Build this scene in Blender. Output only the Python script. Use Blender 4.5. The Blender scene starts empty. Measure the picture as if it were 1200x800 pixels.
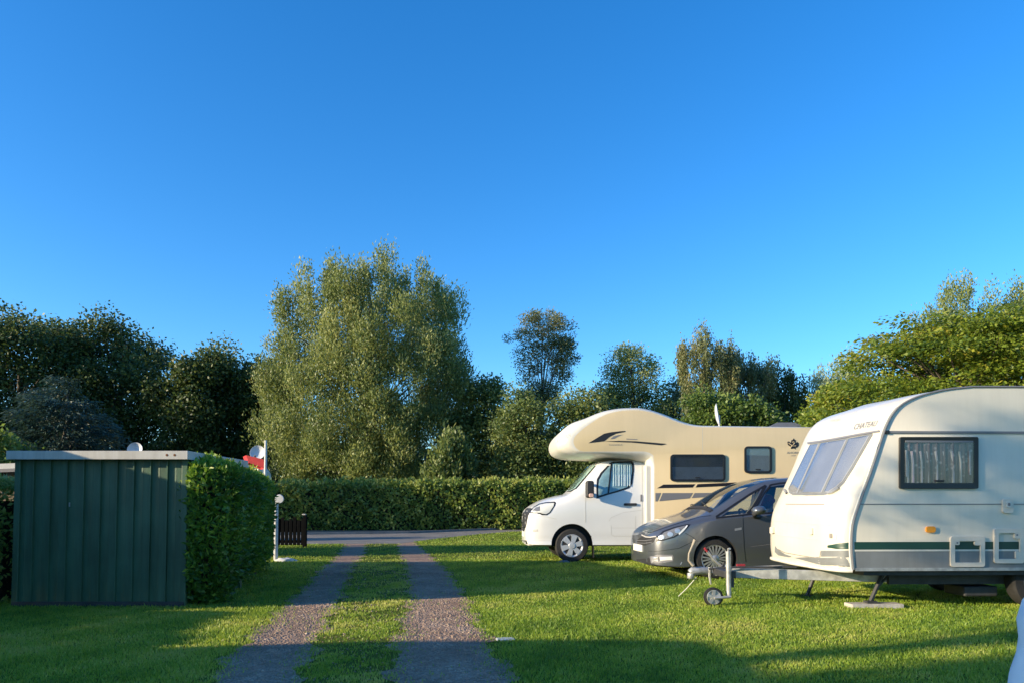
import bpy, bmesh, math, random
import numpy as np
from math import sin, cos, tan, radians, pi, sqrt
from mathutils import Vector, Matrix
from mathutils.bvhtree import BVHTree

rng = np.random.default_rng(11)
random.seed(11)
SC = bpy.context.scene
COL = SC.collection

# ------------------------------------------------------------------ camera model
H, F, PITCH, HOR = 1.2, 867.0, radians(2.4), 590.0
PY0 = HOR - F * tan(PITCH)
EYE = Vector((0, 0, H))


def ray(px, py):
    c, s = cos(PITCH), sin(PITCH)
    up = PY0 - py
    return Vector((px - 600, F * c - up * s, F * s + up * c)).normalized()


def ground(px, py, z=0.0):
    r = ray(px, py)
    return EYE + r * ((z - H) / r.z)


def at(px, py, Y):
    r = ray(px, py)
    return EYE + r * (Y / r.y)


class Frame:
    """local frame of a vehicle: u along its length, v across it, z up"""
    def __init__(s, ox, oy, yaw=0.0):
        s.ox, s.oy, s.yaw = ox, oy, yaw
        s.M = Matrix.Translation((ox, oy, 0)) @ Matrix.Rotation(yaw, 4, 'Z')
        s.I = s.M.inverted()
        s.o = s.I @ EYE

    def d(s, px, py):
        return (s.I.to_3x3() @ ray(px, py)).normalized()

    def tr(s, px, py, v=0.0):
        d = s.d(px, py)
        p = s.o + d * ((v - s.o.y) / d.y)
        return (p.x, p.z)

    def trs(s, pts, v=0.0):
        return [s.tr(x, y, v) for x, y in pts]


# ------------------------------------------------------------------ materials
MATS = {}


def mat(name, col, rough=0.6, metal=0.0, var=0.0, vscale=4.0, bump=0.0, bscale=40.0, coat=0.0,
        spec=0.5, col2=None, detail=6.0, dirt=0.0):
    m = bpy.data.materials.new(name)
    m.use_nodes = True
    nt = m.node_tree
    N, L = nt.nodes, nt.links
    b = N['Principled BSDF']
    b.inputs['Base Color'].default_value = (*col, 1)
    b.inputs['Roughness'].default_value = rough
    b.inputs['Metallic'].default_value = metal
    b.inputs['Specular IOR Level'].default_value = spec
    if coat:
        b.inputs['Coat Weight'].default_value = coat
        b.inputs['Coat Roughness'].default_value = 0.06
    tc = N.new('ShaderNodeTexCoord')
    if var or col2:
        n = N.new('ShaderNodeTexNoise')
        n.inputs['Scale'].default_value = vscale
        n.inputs['Detail'].default_value = detail
        L.new(tc.outputs['Object'], n.inputs['Vector'])
        r = N.new('ShaderNodeValToRGB')
        r.color_ramp.elements[0].position = 0.32
        r.color_ramp.elements[1].position = 0.68
        c2 = col2 or tuple(c * (1 - var) for c in col)
        r.color_ramp.elements[0].color = (*c2, 1)
        r.color_ramp.elements[1].color = (*[min(1, c * (1 + var * .5)) for c in col], 1)
        L.new(n.outputs['Fac'], r.inputs['Fac'])
        L.new(r.outputs['Color'], b.inputs['Base Color'])
    if dirt:
        mp = N.new('ShaderNodeMapping')
        mp.inputs['Scale'].default_value = (5, 5, .45)
        n4 = N.new('ShaderNodeTexNoise')
        n4.inputs['Scale'].default_value = 1.6
        n4.inputs['Detail'].default_value = 9
        n4.inputs['Roughness'].default_value = .7
        L.new(tc.outputs['Object'], mp.inputs['Vector'])
        L.new(mp.outputs['Vector'], n4.inputs['Vector'])
        rr = N.new('ShaderNodeValToRGB')
        rr.color_ramp.elements[0].position = .36
        rr.color_ramp.elements[1].position = .56
        rr.color_ramp.elements[0].color = (1 - dirt, 1 - dirt * 1.08, 1 - dirt * 1.25, 1)
        rr.color_ramp.elements[1].color = (1, 1, 1, 1)
        L.new(n4.outputs['Fac'], rr.inputs['Fac'])
        mm = N.new('ShaderNodeMix')
        mm.data_type = 'RGBA'
        mm.blend_type = 'MULTIPLY'
        mm.inputs['Factor'].default_value = 1
        src = b.inputs['Base Color'].links[0].from_socket if b.inputs['Base Color'].links else None
        if src: L.new(src, mm.inputs[6])
        else: mm.inputs[6].default_value = (*col, 1)
        L.new(rr.outputs['Color'], mm.inputs[7])
        L.new(mm.outputs[2], b.inputs['Base Color'])
    if bump:
        n2 = N.new('ShaderNodeTexNoise')
        n2.inputs['Scale'].default_value = bscale
        n2.inputs['Detail'].default_value = 8
        L.new(tc.outputs['Object'], n2.inputs['Vector'])
        bp = N.new('ShaderNodeBump')
        bp.inputs['Strength'].default_value = bump
        bp.inputs['Distance'].default_value = 0.02
        L.new(n2.outputs['Fac'], bp.inputs['Height'])
        L.new(bp.outputs['Normal'], b.inputs['Normal'])
    MATS[name] = m
    return m


def leaf_mat(name, cols, trans=0.35, rough=0.5):
    """leaf colours picked by a per-leaf number, some light passing through"""
    m = bpy.data.materials.new(name)
    m.use_nodes = True
    nt = m.node_tree
    N, L = nt.nodes, nt.links
    b = N['Principled BSDF']
    a = N.new('ShaderNodeAttribute')
    a.attribute_name = 'tint'
    r = N.new('ShaderNodeValToRGB')
    el = r.color_ramp.elements
    el[0].color = (*cols[0], 1)
    el[1].color = (*cols[-1], 1)
    for i, c in enumerate(cols[1:-1]):
        e = el.new((i + 1) / (len(cols) - 1))
        e.color = (*c, 1)
    L.new(a.outputs['Fac'], r.inputs['Fac'])
    L.new(r.outputs['Color'], b.inputs['Base Color'])
    b.inputs['Roughness'].default_value = rough
    b.inputs['Specular IOR Level'].default_value = 0.3
    t = N.new('ShaderNodeBsdfTranslucent')
    hs = N.new('ShaderNodeHueSaturation')
    hs.inputs['Value'].default_value = trans * 2.2
    hs.inputs['Hue'].default_value = 0.485
    L.new(r.outputs['Color'], hs.inputs['Color'])
    L.new(hs.outputs['Color'], t.inputs['Color'])
    mx = N.new('ShaderNodeAddShader')
    L.new(b.outputs['BSDF'], mx.inputs[0])
    L.new(t.outputs['BSDF'], mx.inputs[1])
    L.new(mx.outputs['Shader'], N['Material Output'].inputs['Surface'])
    MATS[name] = m
    return m


def glass_mat(name, tint, ior=1.5, rough=0.01):
    m = bpy.data.materials.new(name)
    m.use_nodes = True
    nt = m.node_tree
    N, L = nt.nodes, nt.links
    N.remove(N['Principled BSDF'])
    t = N.new('ShaderNodeBsdfTransparent')
    t.inputs['Color'].default_value = (*tint, 1)
    g = N.new('ShaderNodeBsdfGlossy')
    g.inputs['Roughness'].default_value = rough
    f = N.new('ShaderNodeLayerWeight')
    f.inputs['Blend'].default_value = .5
    p5 = N.new('ShaderNodeMath')
    p5.operation = 'POWER'
    p5.inputs[1].default_value = 4.0
    L.new(f.outputs['Facing'], p5.inputs[0])
    f0 = ((ior - 1) / (ior + 1)) ** 2
    ma = N.new('ShaderNodeMath')
    ma.operation = 'MULTIPLY_ADD'
    ma.inputs[1].default_value = 1 - f0
    ma.inputs[2].default_value = f0
    L.new(p5.outputs[0], ma.inputs[0])
    mx = N.new('ShaderNodeMixShader')
    L.new(ma.outputs[0], mx.inputs['Fac'])
    L.new(t.outputs['BSDF'], mx.inputs[1])
    L.new(g.outputs['BSDF'], mx.inputs[2])
    L.new(mx.outputs['Shader'], N['Material Output'].inputs['Surface'])
    MATS[name] = m
    return m


# ------------------------------------------------------------------ object helpers
def tag(o, label=None, cat=None, group=None, kind=None):
    if label: o['label'] = label
    if cat: o['category'] = cat
    if group: o['group'] = group
    if kind: o['kind'] = kind
    return o


def empty(name, loc=(0, 0, 0), rz=0.0):
    o = bpy.data.objects.new(name, None)
    o.empty_display_size = 0.2
    o.location = loc
    o.rotation_euler = (0, 0, rz)
    COL.objects.link(o)
    return o


def dup(o, parent=None):
    c = o.copy()
    COL.objects.link(c)
    c.parent = parent
    for ch in list(o.children):
        dup(ch, c)
    return c


class MB:
    """collects simple shapes for ONE mesh object"""
    def __init__(s):
        s.v, s.f, s.m = [], [], []
        s.T = None
        s.mi = 0

    def add(s, vs, fs):
        n = len(s.v)
        s.v += [tuple(s.T @ Vector(p)) if s.T else tuple(p) for p in vs]
        s.f += [tuple(i + n for i in f) for f in fs]
        s.m += [s.mi] * len(fs)
        return s

    def box(s, x0, x1, y0, y1, z0, z1):
        return s.add([(x0, y0, z0), (x1, y0, z0), (x1, y1, z0), (x0, y1, z0), (x0, y0, z1), (x1, y0, z1), (x1, y1, z1), (x0, y1, z1)],
                     [(0, 3, 2, 1), (4, 5, 6, 7), (0, 1, 5, 4), (1, 2, 6, 5), (2, 3, 7, 6), (3, 0, 4, 7)])

    def tube(s, pts, r, n=8):
        pts = [Vector(p) for p in pts]
        rs = list(r) if hasattr(r, '__len__') else [r] * len(pts)
        vs, fs = [], []
        prev = None
        for i, p in enumerate(pts):
            a = pts[max(i - 1, 0)]
            b = pts[min(i + 1, len(pts) - 1)]
            t = (b - a).normalized() if (b - a).length > 1e-9 else Vector((0, 0, 1))
            ref = prev if prev is not None and abs(prev.dot(t)) < .95 else (Vector((0, 0, 1)) if abs(t.z) < .9 else Vector((1, 0, 0)))
            x = (ref - t * ref.dot(t)).normalized()
            prev = x
            y = t.cross(x)
            for k in range(n):
                ang = 2 * pi * k / n
                vs.append(p + (x * cos(ang) + y * sin(ang)) * rs[i])
        for i in range(len(pts) - 1):
            for k in range(n):
                fs.append((i * n + k, i * n + (k + 1) % n, (i + 1) * n + (k + 1) % n, (i + 1) * n + k))
        fs.append(tuple(reversed(range(n))))
        fs.append(tuple((len(pts) - 1) * n + k for k in range(n)))
        return s.add(vs, fs)

    def lathe(s, prof, c=(0, 0, 0), n=32, axis='y'):
        vs, fs = [], []
        for r, h in prof:
            for k in range(n):
                a = 2 * pi * k / n
                if axis == 'y':
                    vs.append((c[0] + r * cos(a), c[1] + h, c[2] + r * sin(a)))
                elif axis == 'x':
                    vs.append((c[0] + h, c[1] + r * cos(a), c[2] + r * sin(a)))
                else:
                    vs.append((c[0] + r * cos(a), c[1] + r * sin(a), c[2] + h))
        for i in range(len(prof) - 1):
            for k in range(n):
                fs.append((i * n + k, i * n + (k + 1) % n, (i + 1) * n + (k + 1) % n, (i + 1) * n + k))
        return s.add(vs, fs)

    def prism(s, poly, y0, y1):
        """poly in (x, z), extruded along y"""
        n = len(poly)
        vs = [(x, y0, z) for x, z in poly] + [(x, y1, z) for x, z in poly]
        fs = [tuple(range(n)), tuple(reversed(range(n, 2 * n)))]
        fs += [(i, i + n, (i + 1) % n + n, (i + 1) % n) for i in range(n)]
        return s.add(vs, fs)

    def mesh(s, name):
        me = bpy.data.meshes.new(name)
        me.from_pydata(s.v, [], s.f)
        return me

    def build(s, name, mats, parent=None, smooth=None, bevel=0.0, recalc=True):
        me = s.mesh(name)
        mats = mats if isinstance(mats, (list, tuple)) else [mats]
        for m in mats:
            me.materials.append(m)
        if any(s.m):
            me.polygons.foreach_set('material_index', s.m)
        return finish(name, me, parent, smooth, bevel, recalc)


def finish(name, me, parent=None, smooth=None, bevel=0.0, recalc=True):
    if recalc:
        bm = bmesh.new()
        bm.from_mesh(me)
        bmesh.ops.recalc_face_normals(bm, faces=bm.faces)
        bm.to_mesh(me)
        bm.free()
    if smooth:
        me.polygons.foreach_set('use_smooth', [True] * len(me.polygons))
        me.set_sharp_from_angle(angle=radians(smooth))
    o = bpy.data.objects.new(name, me)
    COL.objects.link(o)
    o.parent = parent
    if bevel:
        b = o.modifiers.new('bevel', 'BEVEL')
        b.width = bevel
        b.segments = 2
        b.limit_method = 'ANGLE'
    return o


def catmull(pts, n=4):
    out = []
    P = [Vector(p) for p in pts]
    for i in range(len(P) - 1):
        p0 = P[max(i - 1, 0)]; p1 = P[i]; p2 = P[i + 1]; p3 = P[min(i + 2, len(P) - 1)]
        for k in range(n):
            t = k / n
            out.append(0.5 * ((2 * p1) + (p2 - p0) * t + (2 * p0 - 5 * p1 + 4 * p2 - p3) * t * t + (3 * p1 - p0 - 3 * p2 + p3) * t ** 3))
    out.append(P[-1])
    return out


def rrect(x0, y0, x1, y1, r, n=5):
    pts = []
    for cx, cy, a0 in ((x1 - r, y0 + r, -90), (x1 - r, y1 - r, 0), (x0 + r, y1 - r, 90), (x0 + r, y0 + r, 180)):
        for k in range(n + 1):
            a = radians(a0 + 90 * k / n)
            pts.append((cx + r * cos(a), cy + r * sin(a)))
    return pts


def rows_of(poly, ny, nx):
    """grid of points filling a row-convex polygon"""
    ys = [p[1] for p in poly]
    y0, y1 = min(ys), max(ys)
    e = (y1 - y0) * 1e-4
    lv = sorted(set([y0 + e, y1 - e] + [y0 + (y1 - y0) * k / ny for k in range(1, ny)] +
                    [min(max(y, y0 + e), y1 - e) for y in ys]))
    lv2 = [lv[0]]
    for y in lv[1:]:
        if y - lv2[-1] > (y1 - y0) * 0.004: lv2.append(y)
    grid = []
    for y in lv2:
        xs = []
        for i in range(len(poly)):
            (xa, ya), (xb, yb) = poly[i], poly[(i + 1) % len(poly)]
            if (ya - y) * (yb - y) <= 0 and abs(ya - yb) > 1e-9:
                xs.append(xa + (xb - xa) * (y - ya) / (yb - ya))
        if not xs: continue
        a, b = min(xs), max(xs)
        grid.append([(a + (b - a) * k / nx, y) for k in range(nx + 1)])
    return grid


class Skin:
    """a body surface that trim, panes and lettering are laid onto"""
    def __init__(s, frame, me):
        bm = bmesh.new()
        bm.from_mesh(me)
        s.f = frame
        s.t = BVHTree.FromBMesh(bm)
        bm.free()

    def hit(s, px, py):
        r = s.t.ray_cast(s.f.o, s.f.d(px, py))
        return (r[0], r[1]) if r[0] is not None else None

    def patch(s, name, poly, m, parent, off=0.004, thick=0.006, ny=8, nx=8, smooth=40, ret=False, sub=None):
        g = rows_of(poly, ny, nx)
        idx, vs, ns = {}, [], []
        for j, row in enumerate(g):
            for i, (x, y) in enumerate(row):
                h = s.hit(x, y)
                if h is None: continue
                n = h[1]
                if n.dot(s.f.d(x, y)) > 0: n = -n
                idx[(j, i)] = len(vs)
                vs.append(h[0] + n * off)
                ns.append(n)
        fs = []
        for j in range(len(g) - 1):
            for i in range(nx):
                k = [(j, i), (j, i + 1), (j + 1, i + 1), (j + 1, i)]
                if all(q in idx for q in k):
                    fs.append(tuple(idx[q] for q in k))
        n = len(vs)
        back = [v - q * thick for v, q in zip(vs, ns)]
        cnt = {}
        for f in fs:
            for a, b in zip(f, f[1:] + f[:1]):
                cnt[(min(a, b), max(a, b))] = cnt.get((min(a, b), max(a, b)), 0) + 1
        side = [(a, b, b + n, a + n) for (a, b), c in cnt.items() if c == 1]
        mb = MB()
        mb.add(vs + back, fs + [tuple(i + n for i in reversed(f)) for f in fs] + side)
        if ret: return mb
        return mb.build(name, m, parent, smooth)

    def strip(s, name, pts, w, m, parent, off=0.003, ret=False):
        """a thin line of given width (in photograph pixels converted on the surface) along points"""
        vs, fs = [], []
        P = [Vector((x, y)) for x, y in pts]
        Q = []
        for a, b in zip(P, P[1:]):
            k = max(1, int((b - a).length / 3))
            Q += [a + (b - a) * i / k for i in range(k)]
        Q.append(P[-1])
        ok = []
        for i, p in enumerate(Q):
            t = (Q[min(i + 1, len(Q) - 1)] - Q[max(i - 1, 0)]).normalized()
            nn = Vector((-t.y, t.x)) * w * .5
            a, b = s.hit(*(p + nn)), s.hit(*(p - nn))
            if a is None or b is None: continue
            na = a[1] if a[1].dot(s.f.d(*p)) < 0 else -a[1]
            ok.append((a[0] + na * off, b[0] + na * off, a[0] - na * .004, b[0] - na * .004))
        for q in ok: vs += list(q)
        for i in range(len(ok) - 1):
            a, b = 4 * i, 4 * i + 4
            fs += [(a, a + 1, b + 1, b), (a + 1, a + 3, b + 3, b + 1), (a, b, b + 2, a + 2)]
        mb = MB()
        mb.add(vs, fs)
        if ret: return mb
        return mb.build(name, m, parent, 40)

    def text(s, name, txt, quad, m, parent, off=0.004, shear=0.0):
        """lettering wrapped onto the surface; quad = bottom-left, bottom-right, top-left in the photo"""
        cu = bpy.data.curves.new(name, 'FONT')
        cu.body = txt
        cu.shear = shear
        cu.resolution_u = 3
        ob = bpy.data.objects.new(name, cu)
        COL.objects.link(ob)
        dg = bpy.context.evaluated_depsgraph_get()
        me = bpy.data.meshes.new_from_object(ob.evaluated_get(dg))
        bpy.data.objects.remove(ob)
        co = np.array([v.co[:] for v in me.vertices])
        mn, mx = co.min(0), co.max(0)
        A, B, C = [np.array(q) for q in quad]
        for v in me.vertices:
            a = (v.co.x - mn[0]) / (mx[0] - mn[0])
            b = (v.co.y - mn[1]) / (mx[1] - mn[1])
            p = A + (B - A) * a + (C - A) * b
            h = s.hit(p[0], p[1])
            if h:
                n = h[1] if h[1].dot(s.f.d(*p)) < 0 else -h[1]
                v.co = h[0] + n * off
        me.name = name
        me.materials.clear()
        me.materials.append(m)
        return finish(name, me, parent, recalc=False)


def boolean(me, cutters):
    a = bpy.data.objects.new('work', me)
    COL.objects.link(a)
    tmp = [a]
    for c in cutters:
        bm = bmesh.new(); bm.from_mesh(c)
        bmesh.ops.remove_doubles(bm, verts=bm.verts, dist=1e-5)
        bmesh.ops.recalc_face_normals(bm, faces=bm.faces); bm.to_mesh(c); bm.free()
        o = bpy.data.objects.new('work', c)
        COL.objects.link(o)
        tmp.append(o)
        md = a.modifiers.new('cut', 'BOOLEAN')
        md.operation = 'DIFFERENCE'
        md.object = o
        md.solver = 'EXACT'
    bpy.context.view_layer.update()
    dg = bpy.context.evaluated_depsgraph_get()
    out = bpy.data.meshes.new_from_object(a.evaluated_get(dg))
    for o in tmp:
        bpy.data.objects.remove(o)
    return out


# ------------------------------------------------------------------ foliage
def rand_dirs(n):
    v = rng.normal(size=(n, 3))
    return v / np.linalg.norm(v, axis=1, keepdims=True)


def leaf_object(name, P, T, Nn, L, W, tint, m, parent=None):
    """one diamond leaf per point: P base, T direction, Nn leaf normal"""
    n = len(P)
    S = np.cross(T, Nn)
    S /= (np.linalg.norm(S, axis=1, keepdims=True) + 1e-9)
    L = np.broadcast_to(np.asarray(L, float).reshape(-1, 1), (n, 1))
    W = np.broadcast_to(np.asarray(W, float).reshape(-1, 1), (n, 1))
    v = np.empty((n, 4, 3), np.float32)
    v[:, 0] = P
    v[:, 1] = P + T * L * .45 + S * W * .5
    v[:, 2] = P + T * L
    v[:, 3] = P + T * L * .45 - S * W * .5
    me = bpy.data.meshes.new(name)
    me.vertices.add(4 * n)
    me.vertices.foreach_set('co', v.reshape(-1))
    me.loops.add(4 * n)
    me.loops.foreach_set('vertex_index', np.arange(4 * n, dtype=np.int32))
    me.polygons.add(n)
    me.polygons.foreach_set('loop_start', np.arange(0, 4 * n, 4, dtype=np.int32))
    me.update(calc_edges=True)
    at_ = me.attributes.new('tint', 'FLOAT', 'FACE')
    at_.data.foreach_set('value', np.clip(tint, 0, 1).astype(np.float32))
    me.materials.append(m)
    o = bpy.data.objects.new(name, me)
    COL.objects.link(o)
    o.parent = parent
    return o


def inside(poly, x, z):
    r = np.zeros(len(x), bool)
    n = len(poly)
    for i in range(n):
        (xa, za), (xb, zb) = poly[i], poly[(i + 1) % n]
        c = ((za > z) != (zb > z)) & (x < (xb - xa) * (z - za) / (zb - za + 1e-12) + xa)
        r ^= c
    return r


def row_extent(poly, z):
    lo = np.full(len(z), 1e9); hi = np.full(len(z), -1e9)
    n = len(poly)
    for i in range(n):
        (xa, za), (xb, zb) = poly[i], poly[(i + 1) % n]
        m = ((za - z) * (zb - z) <= 0) & (abs(za - zb) > 1e-9)
        x = xa + (xb - xa) * (z - za) / (zb - za + 1e-12)
        lo = np.where(m, np.minimum(lo, x), lo); hi = np.where(m, np.maximum(hi, x), hi)
    return lo, hi


def tree(name, label, cat, outline, d, m, bark, ncl=90, nleaf=14000, r=0.9, leaf=(.22, .12), style='ball',
         trunk=0.2, base=None, group=None, deep=0.85, limbs=22, tint_up=0.25, hollow=0.35, edge=0.35, plan=False):
    """trunk and limbs reaching to leaf clumps that fill a crown of this outline and of matching depth"""
    poly = list(outline) if plan else [(p.x, p.z) for p in (at(x, y, d) for x, y in outline)]
    xs = np.array([p[0] for p in poly]); zs = np.array([p[1] for p in poly])
    bx = base if base is not None else (xs.min() + xs.max()) / 2
    root = empty(name, (bx, d, 0))
    tag(root, label, cat, group)
    poly = [(x - bx, z) for x, z in poly]
    xs = xs - bx
    # clump centres
    C = []
    c0 = np.array([xs.mean(), (zs.min() + zs.max()) / 2])
    tries = 0
    sx, sy, sz = {'ball': (1, 1, .85), 'up': (.5, .5, 1.7), 'droop': (.55, .55, 1.5), 'layer': (1.25, 1.25, .24), 'cone': (1, 1, .4), 'plume': (.42, .42, 2.0)}[style]
    while len(C) < ncl and tries < 400:
        tries += 1
        k = ncl * 3
        x = rng.uniform(xs.min(), xs.max(), k); z = rng.uniform(zs.min(), zs.max(), k)
        ok = inside(poly, x, z)
        for q, w in ((sx, 0), (-sx, 0)):
            ok &= inside(poly, x + q * r * edge * 1.3, z)
        ok &= inside(poly, x, z + sz * r * edge * 1.5)
        x, z = x[ok], z[ok]
        lo, hi = row_extent(poly, z)
        hw = np.maximum((hi - lo) / 2, .05); cx = (hi + lo) / 2
        hd = deep * hw * np.sqrt(np.maximum(1 - ((x - cx) / hw) ** 2, .05))
        y = rng.uniform(-1, 1, len(x))
        y = np.sign(y) * np.abs(y) ** hollow * hd
        C += list(np.stack([x, y, z], 1))
    C = np.array(C[:ncl])
    sizes = r * rng.uniform(.65, 1.25, len(C))
    S3 = np.tile(np.array([sx, sy, sz], float), (len(C), 1))
    if style == 'plume':
        hf = np.clip((C[:, 2] - zs.min()) / (zs.max() - zs.min()), 0, 1)[:, None] ** 1.05
        S3 = np.array([1.0, 1.0, .85]) * (1 - hf) + np.array([.48, .48, 1.45]) * hf
    per = rng.multinomial(nleaf, sizes ** 2 / np.sum(sizes ** 2))
    ci = np.repeat(np.arange(len(C)), per)
    n = len(ci)
    D = rand_dirs(n)
    rad = rng.uniform(0.15, 1.0, n) ** .6 * rng.choice([1, 1, 1, 1.35], n)
    P = C[ci] + D * (rad * sizes[ci])[:, None] * S3[ci]
    P[:, 2] = np.maximum(P[:, 2], .15)
    T = rand_dirs(n)
    if style in ('up', 'plume'):
        T = T * .6 + np.array([0, 0, .8]) + D * .25
    elif style == 'droop':
        T = T * .55 + np.array([0, 0, -.8])
    elif style == 'layer':
        T = D * np.array([1, 1, .2]) + T * .4 + np.array([0, 0, -.25])
    elif style == 'cone':
        out = C[ci].copy(); out[:, 2] = 0
        T = out / (np.linalg.norm(out, axis=1, keepdims=True) + .1) + T * .5 + np.array([0, 0, -.3])
    else:
        T = T + D * .6
    T /= np.linalg.norm(T, axis=1, keepdims=True)
    Nn = rand_dirs(n) + D * .8 + np.array([0, 0, .5 if style == 'layer' else .25])
    ls = rng.uniform(.65, 1.3, n)
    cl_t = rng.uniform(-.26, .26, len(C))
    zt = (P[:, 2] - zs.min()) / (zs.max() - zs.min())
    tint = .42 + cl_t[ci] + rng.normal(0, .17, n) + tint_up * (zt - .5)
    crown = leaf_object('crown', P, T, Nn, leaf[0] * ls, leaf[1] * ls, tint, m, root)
    # trunk and limbs
    mb = MB()
    ztop = zs.max(); zc = zs.min()
    hgt = ztop * .86
    tp = [(0, 0, -.1)]
    wob = rng.uniform(-.2, .2, (6, 2)) * trunk * 3
    tops = xs.mean() * .8
    for k in range(1, 7):
        f = k / 6
        tp.append((tops * f + wob[k - 1, 0] * f, wob[k - 1, 1] * f, hgt * f))
    mb.tube(tp, [trunk * (1.15 - .95 * k / 6) for k in range(7)], 8)
    sel = rng.choice(len(C), min(limbs, len(C)), replace=False)
    for i in sel:
        c = C[i]
        f = np.clip((c[2] * .62) / hgt, .12, .85)
        j = int(f * 6); q = f * 6 - j
        a = Vector(tp[j]) * (1 - q) + Vector(tp[min(j + 1, 6)]) * q
        b = Vector(c)
        mid = a.lerp(b, .5) + Vector((0, 0, .1 * (b - a).length))
        w = trunk * (.24 if style == 'plume' else .34) * (1 - f * .6)
        mb.tube([a, mid, b, b + (b - a) * .12], [w, w * .6, w * .3, w * .08], 5)
    mb.build('trunk', bark, root, 60)
    return root


def hedge(name, label, corners, heights, m, core_m, nleaf, leaf, rough=.10, round_=.25, group=None, cat='hedge', round_base=0.0, sunlit_top=.25):
    """clipped hedge over a four cornered plan; heights at each corner; leaves all over it, twiggy core"""
    c = [Vector((x, y, 0)) for x, y in corners]
    o0 = sum(c, Vector()) / 4
    root = empty(name, o0)
    tag(root, label, cat, group)

    def P(a, b, t):
        p = (c[0] * (1 - a) + c[1] * a) * (1 - b) + (c[3] * (1 - a) + c[2] * a) * b
        hh = (heights[0] * (1 - a) + heights[1] * a) * (1 - b) + (heights[3] * (1 - a) + heights[2] * a) * b
        return p, hh
    la = (c[1] - c[0]).length; lb = (c[3] - c[0]).length; hm = max(heights)
    areas = [la * hm, la * hm, lb * hm, lb * hm, la * lb]
    n = rng.multinomial(nleaf, np.array(areas) / sum(areas))
    Ps, Ns, AB = [], [], []
    ux = (c[1] - c[0]).normalized(); uy = (c[3] - c[0]).normalized()
    ctr = o0
    for k in range(5):
        A = rng.uniform(0, 1, (n[k], 2))
        for a, t in A:
            if k == 4:
                p, hh = P(a, t, 1); z = hh; nn = Vector((0, 0, 1)); ab = (a, t)
            else:
                ab = [(a, 0), (a, 1), (0, a), (1, a)][k]
                p, hh = P(ab[0], ab[1], 0); z = t * hh
                nn = [-uy, uy, -ux, ux][k]
            AB.append(ab)
            Ps.append((p.x - ctr.x, p.y - ctr.y, z)); Ns.append(nn[:])
    Ps = np.array(Ps); Ns = np.array(Ns)
    # round the shape: pull corners in
    x, y, z = Ps.T
    zr = z / hm
    pull = np.zeros(len(Ps))
    pull += round_ * np.clip((zr - .82) / .18, 0, 1) ** 2
    pull += round_base * np.clip((.3 - zr) / .3, 0, 1) ** 1.6
    bump = rough * (np.sin(x * 3.1 + z * 2.3) * np.sin(y * 2.7 - z * 1.9 + 1) + .6 * np.sin(x * 7 + y * 6.1) * np.sin(z * 6.3 + y * 3))
    side = Ns[:, 2] < .5
    Ps = Ps + Ns * (bump - np.where(side, pull, 0) + rng.normal(0, rough * .55, len(Ps)))[:, None]
    # corner rounding in plan
    AB = np.array(AB)
    ex = np.abs(2 * AB[:, 0] - 1); ey = np.abs(2 * AB[:, 1] - 1)
    cr = np.clip(ex - .8, 0, 1) * np.clip(ey - .8, 0, 1) * 25 * .16
    cen = np.array([Ps[:, 0], Ps[:, 1], np.zeros(len(Ps))]).T
    Ps -= cen / (np.linalg.norm(cen, axis=1, keepdims=True) + 1e-6) * np.minimum(cr, .4)[:, None]
    topm = Ns[:, 2] > .5
    Ps[topm, 2] -= .12 * np.clip(np.maximum(ex, ey)[topm] - .75, 0, 1) / .25
    Ps[:, 2] = np.maximum(Ps[:, 2], .03)
    nL = len(Ps)
    T = rand_dirs(nL) + Ns * .55 + np.array([0, 0, .45])
    T /= np.linalg.norm(T, axis=1, keepdims=True)
    Nn = rand_dirs(nL) * .9 + Ns * 1.1
    ls = rng.uniform(.6, 1.35, nL)
    cl = .18 * np.sin(Ps[:, 0] * 4.1 + 1.3) * np.sin(Ps[:, 2] * 5.3) + .12 * np.sin(Ps[:, 0] * 1.1 + Ps[:, 1] * 1.7)
    bright = np.clip((Ps[:, 2] / hm - .86) / .14, 0, 1) * sunlit_top  # sunlight on the hedge top is painted into the leaf tint
    tint = .38 + cl + bright + rng.normal(0, .18, nL)
    leaf_object('leaves', Ps, T, Nn, leaf[0] * ls, leaf[1] * ls, tint, m, root)
    mb = MB()
    g = .26
    vs = []
    for a, b in ((0, 0), (1, 0), (1, 1), (0, 1)):
        p, hh = P(a, b, 0)
        q = (p - ctr)
        q = q - ux * (g if a else -g) * (1) - uy * (g if b else -g)
        vs.append((q, hh - g))
    sh = 1 - round_base * .6
    mb.add([(q.x * sh, q.y, -.02) for q, h in vs] + [(q.x, q.y, h) for q, h in vs],
           [(3, 2, 1, 0), (4, 5, 6, 7), (0, 1, 5, 4), (1, 2, 6, 5), (2, 3, 7, 6), (3, 0, 4, 7)])
    mb.build('twigs', core_m, root)
    return root


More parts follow.
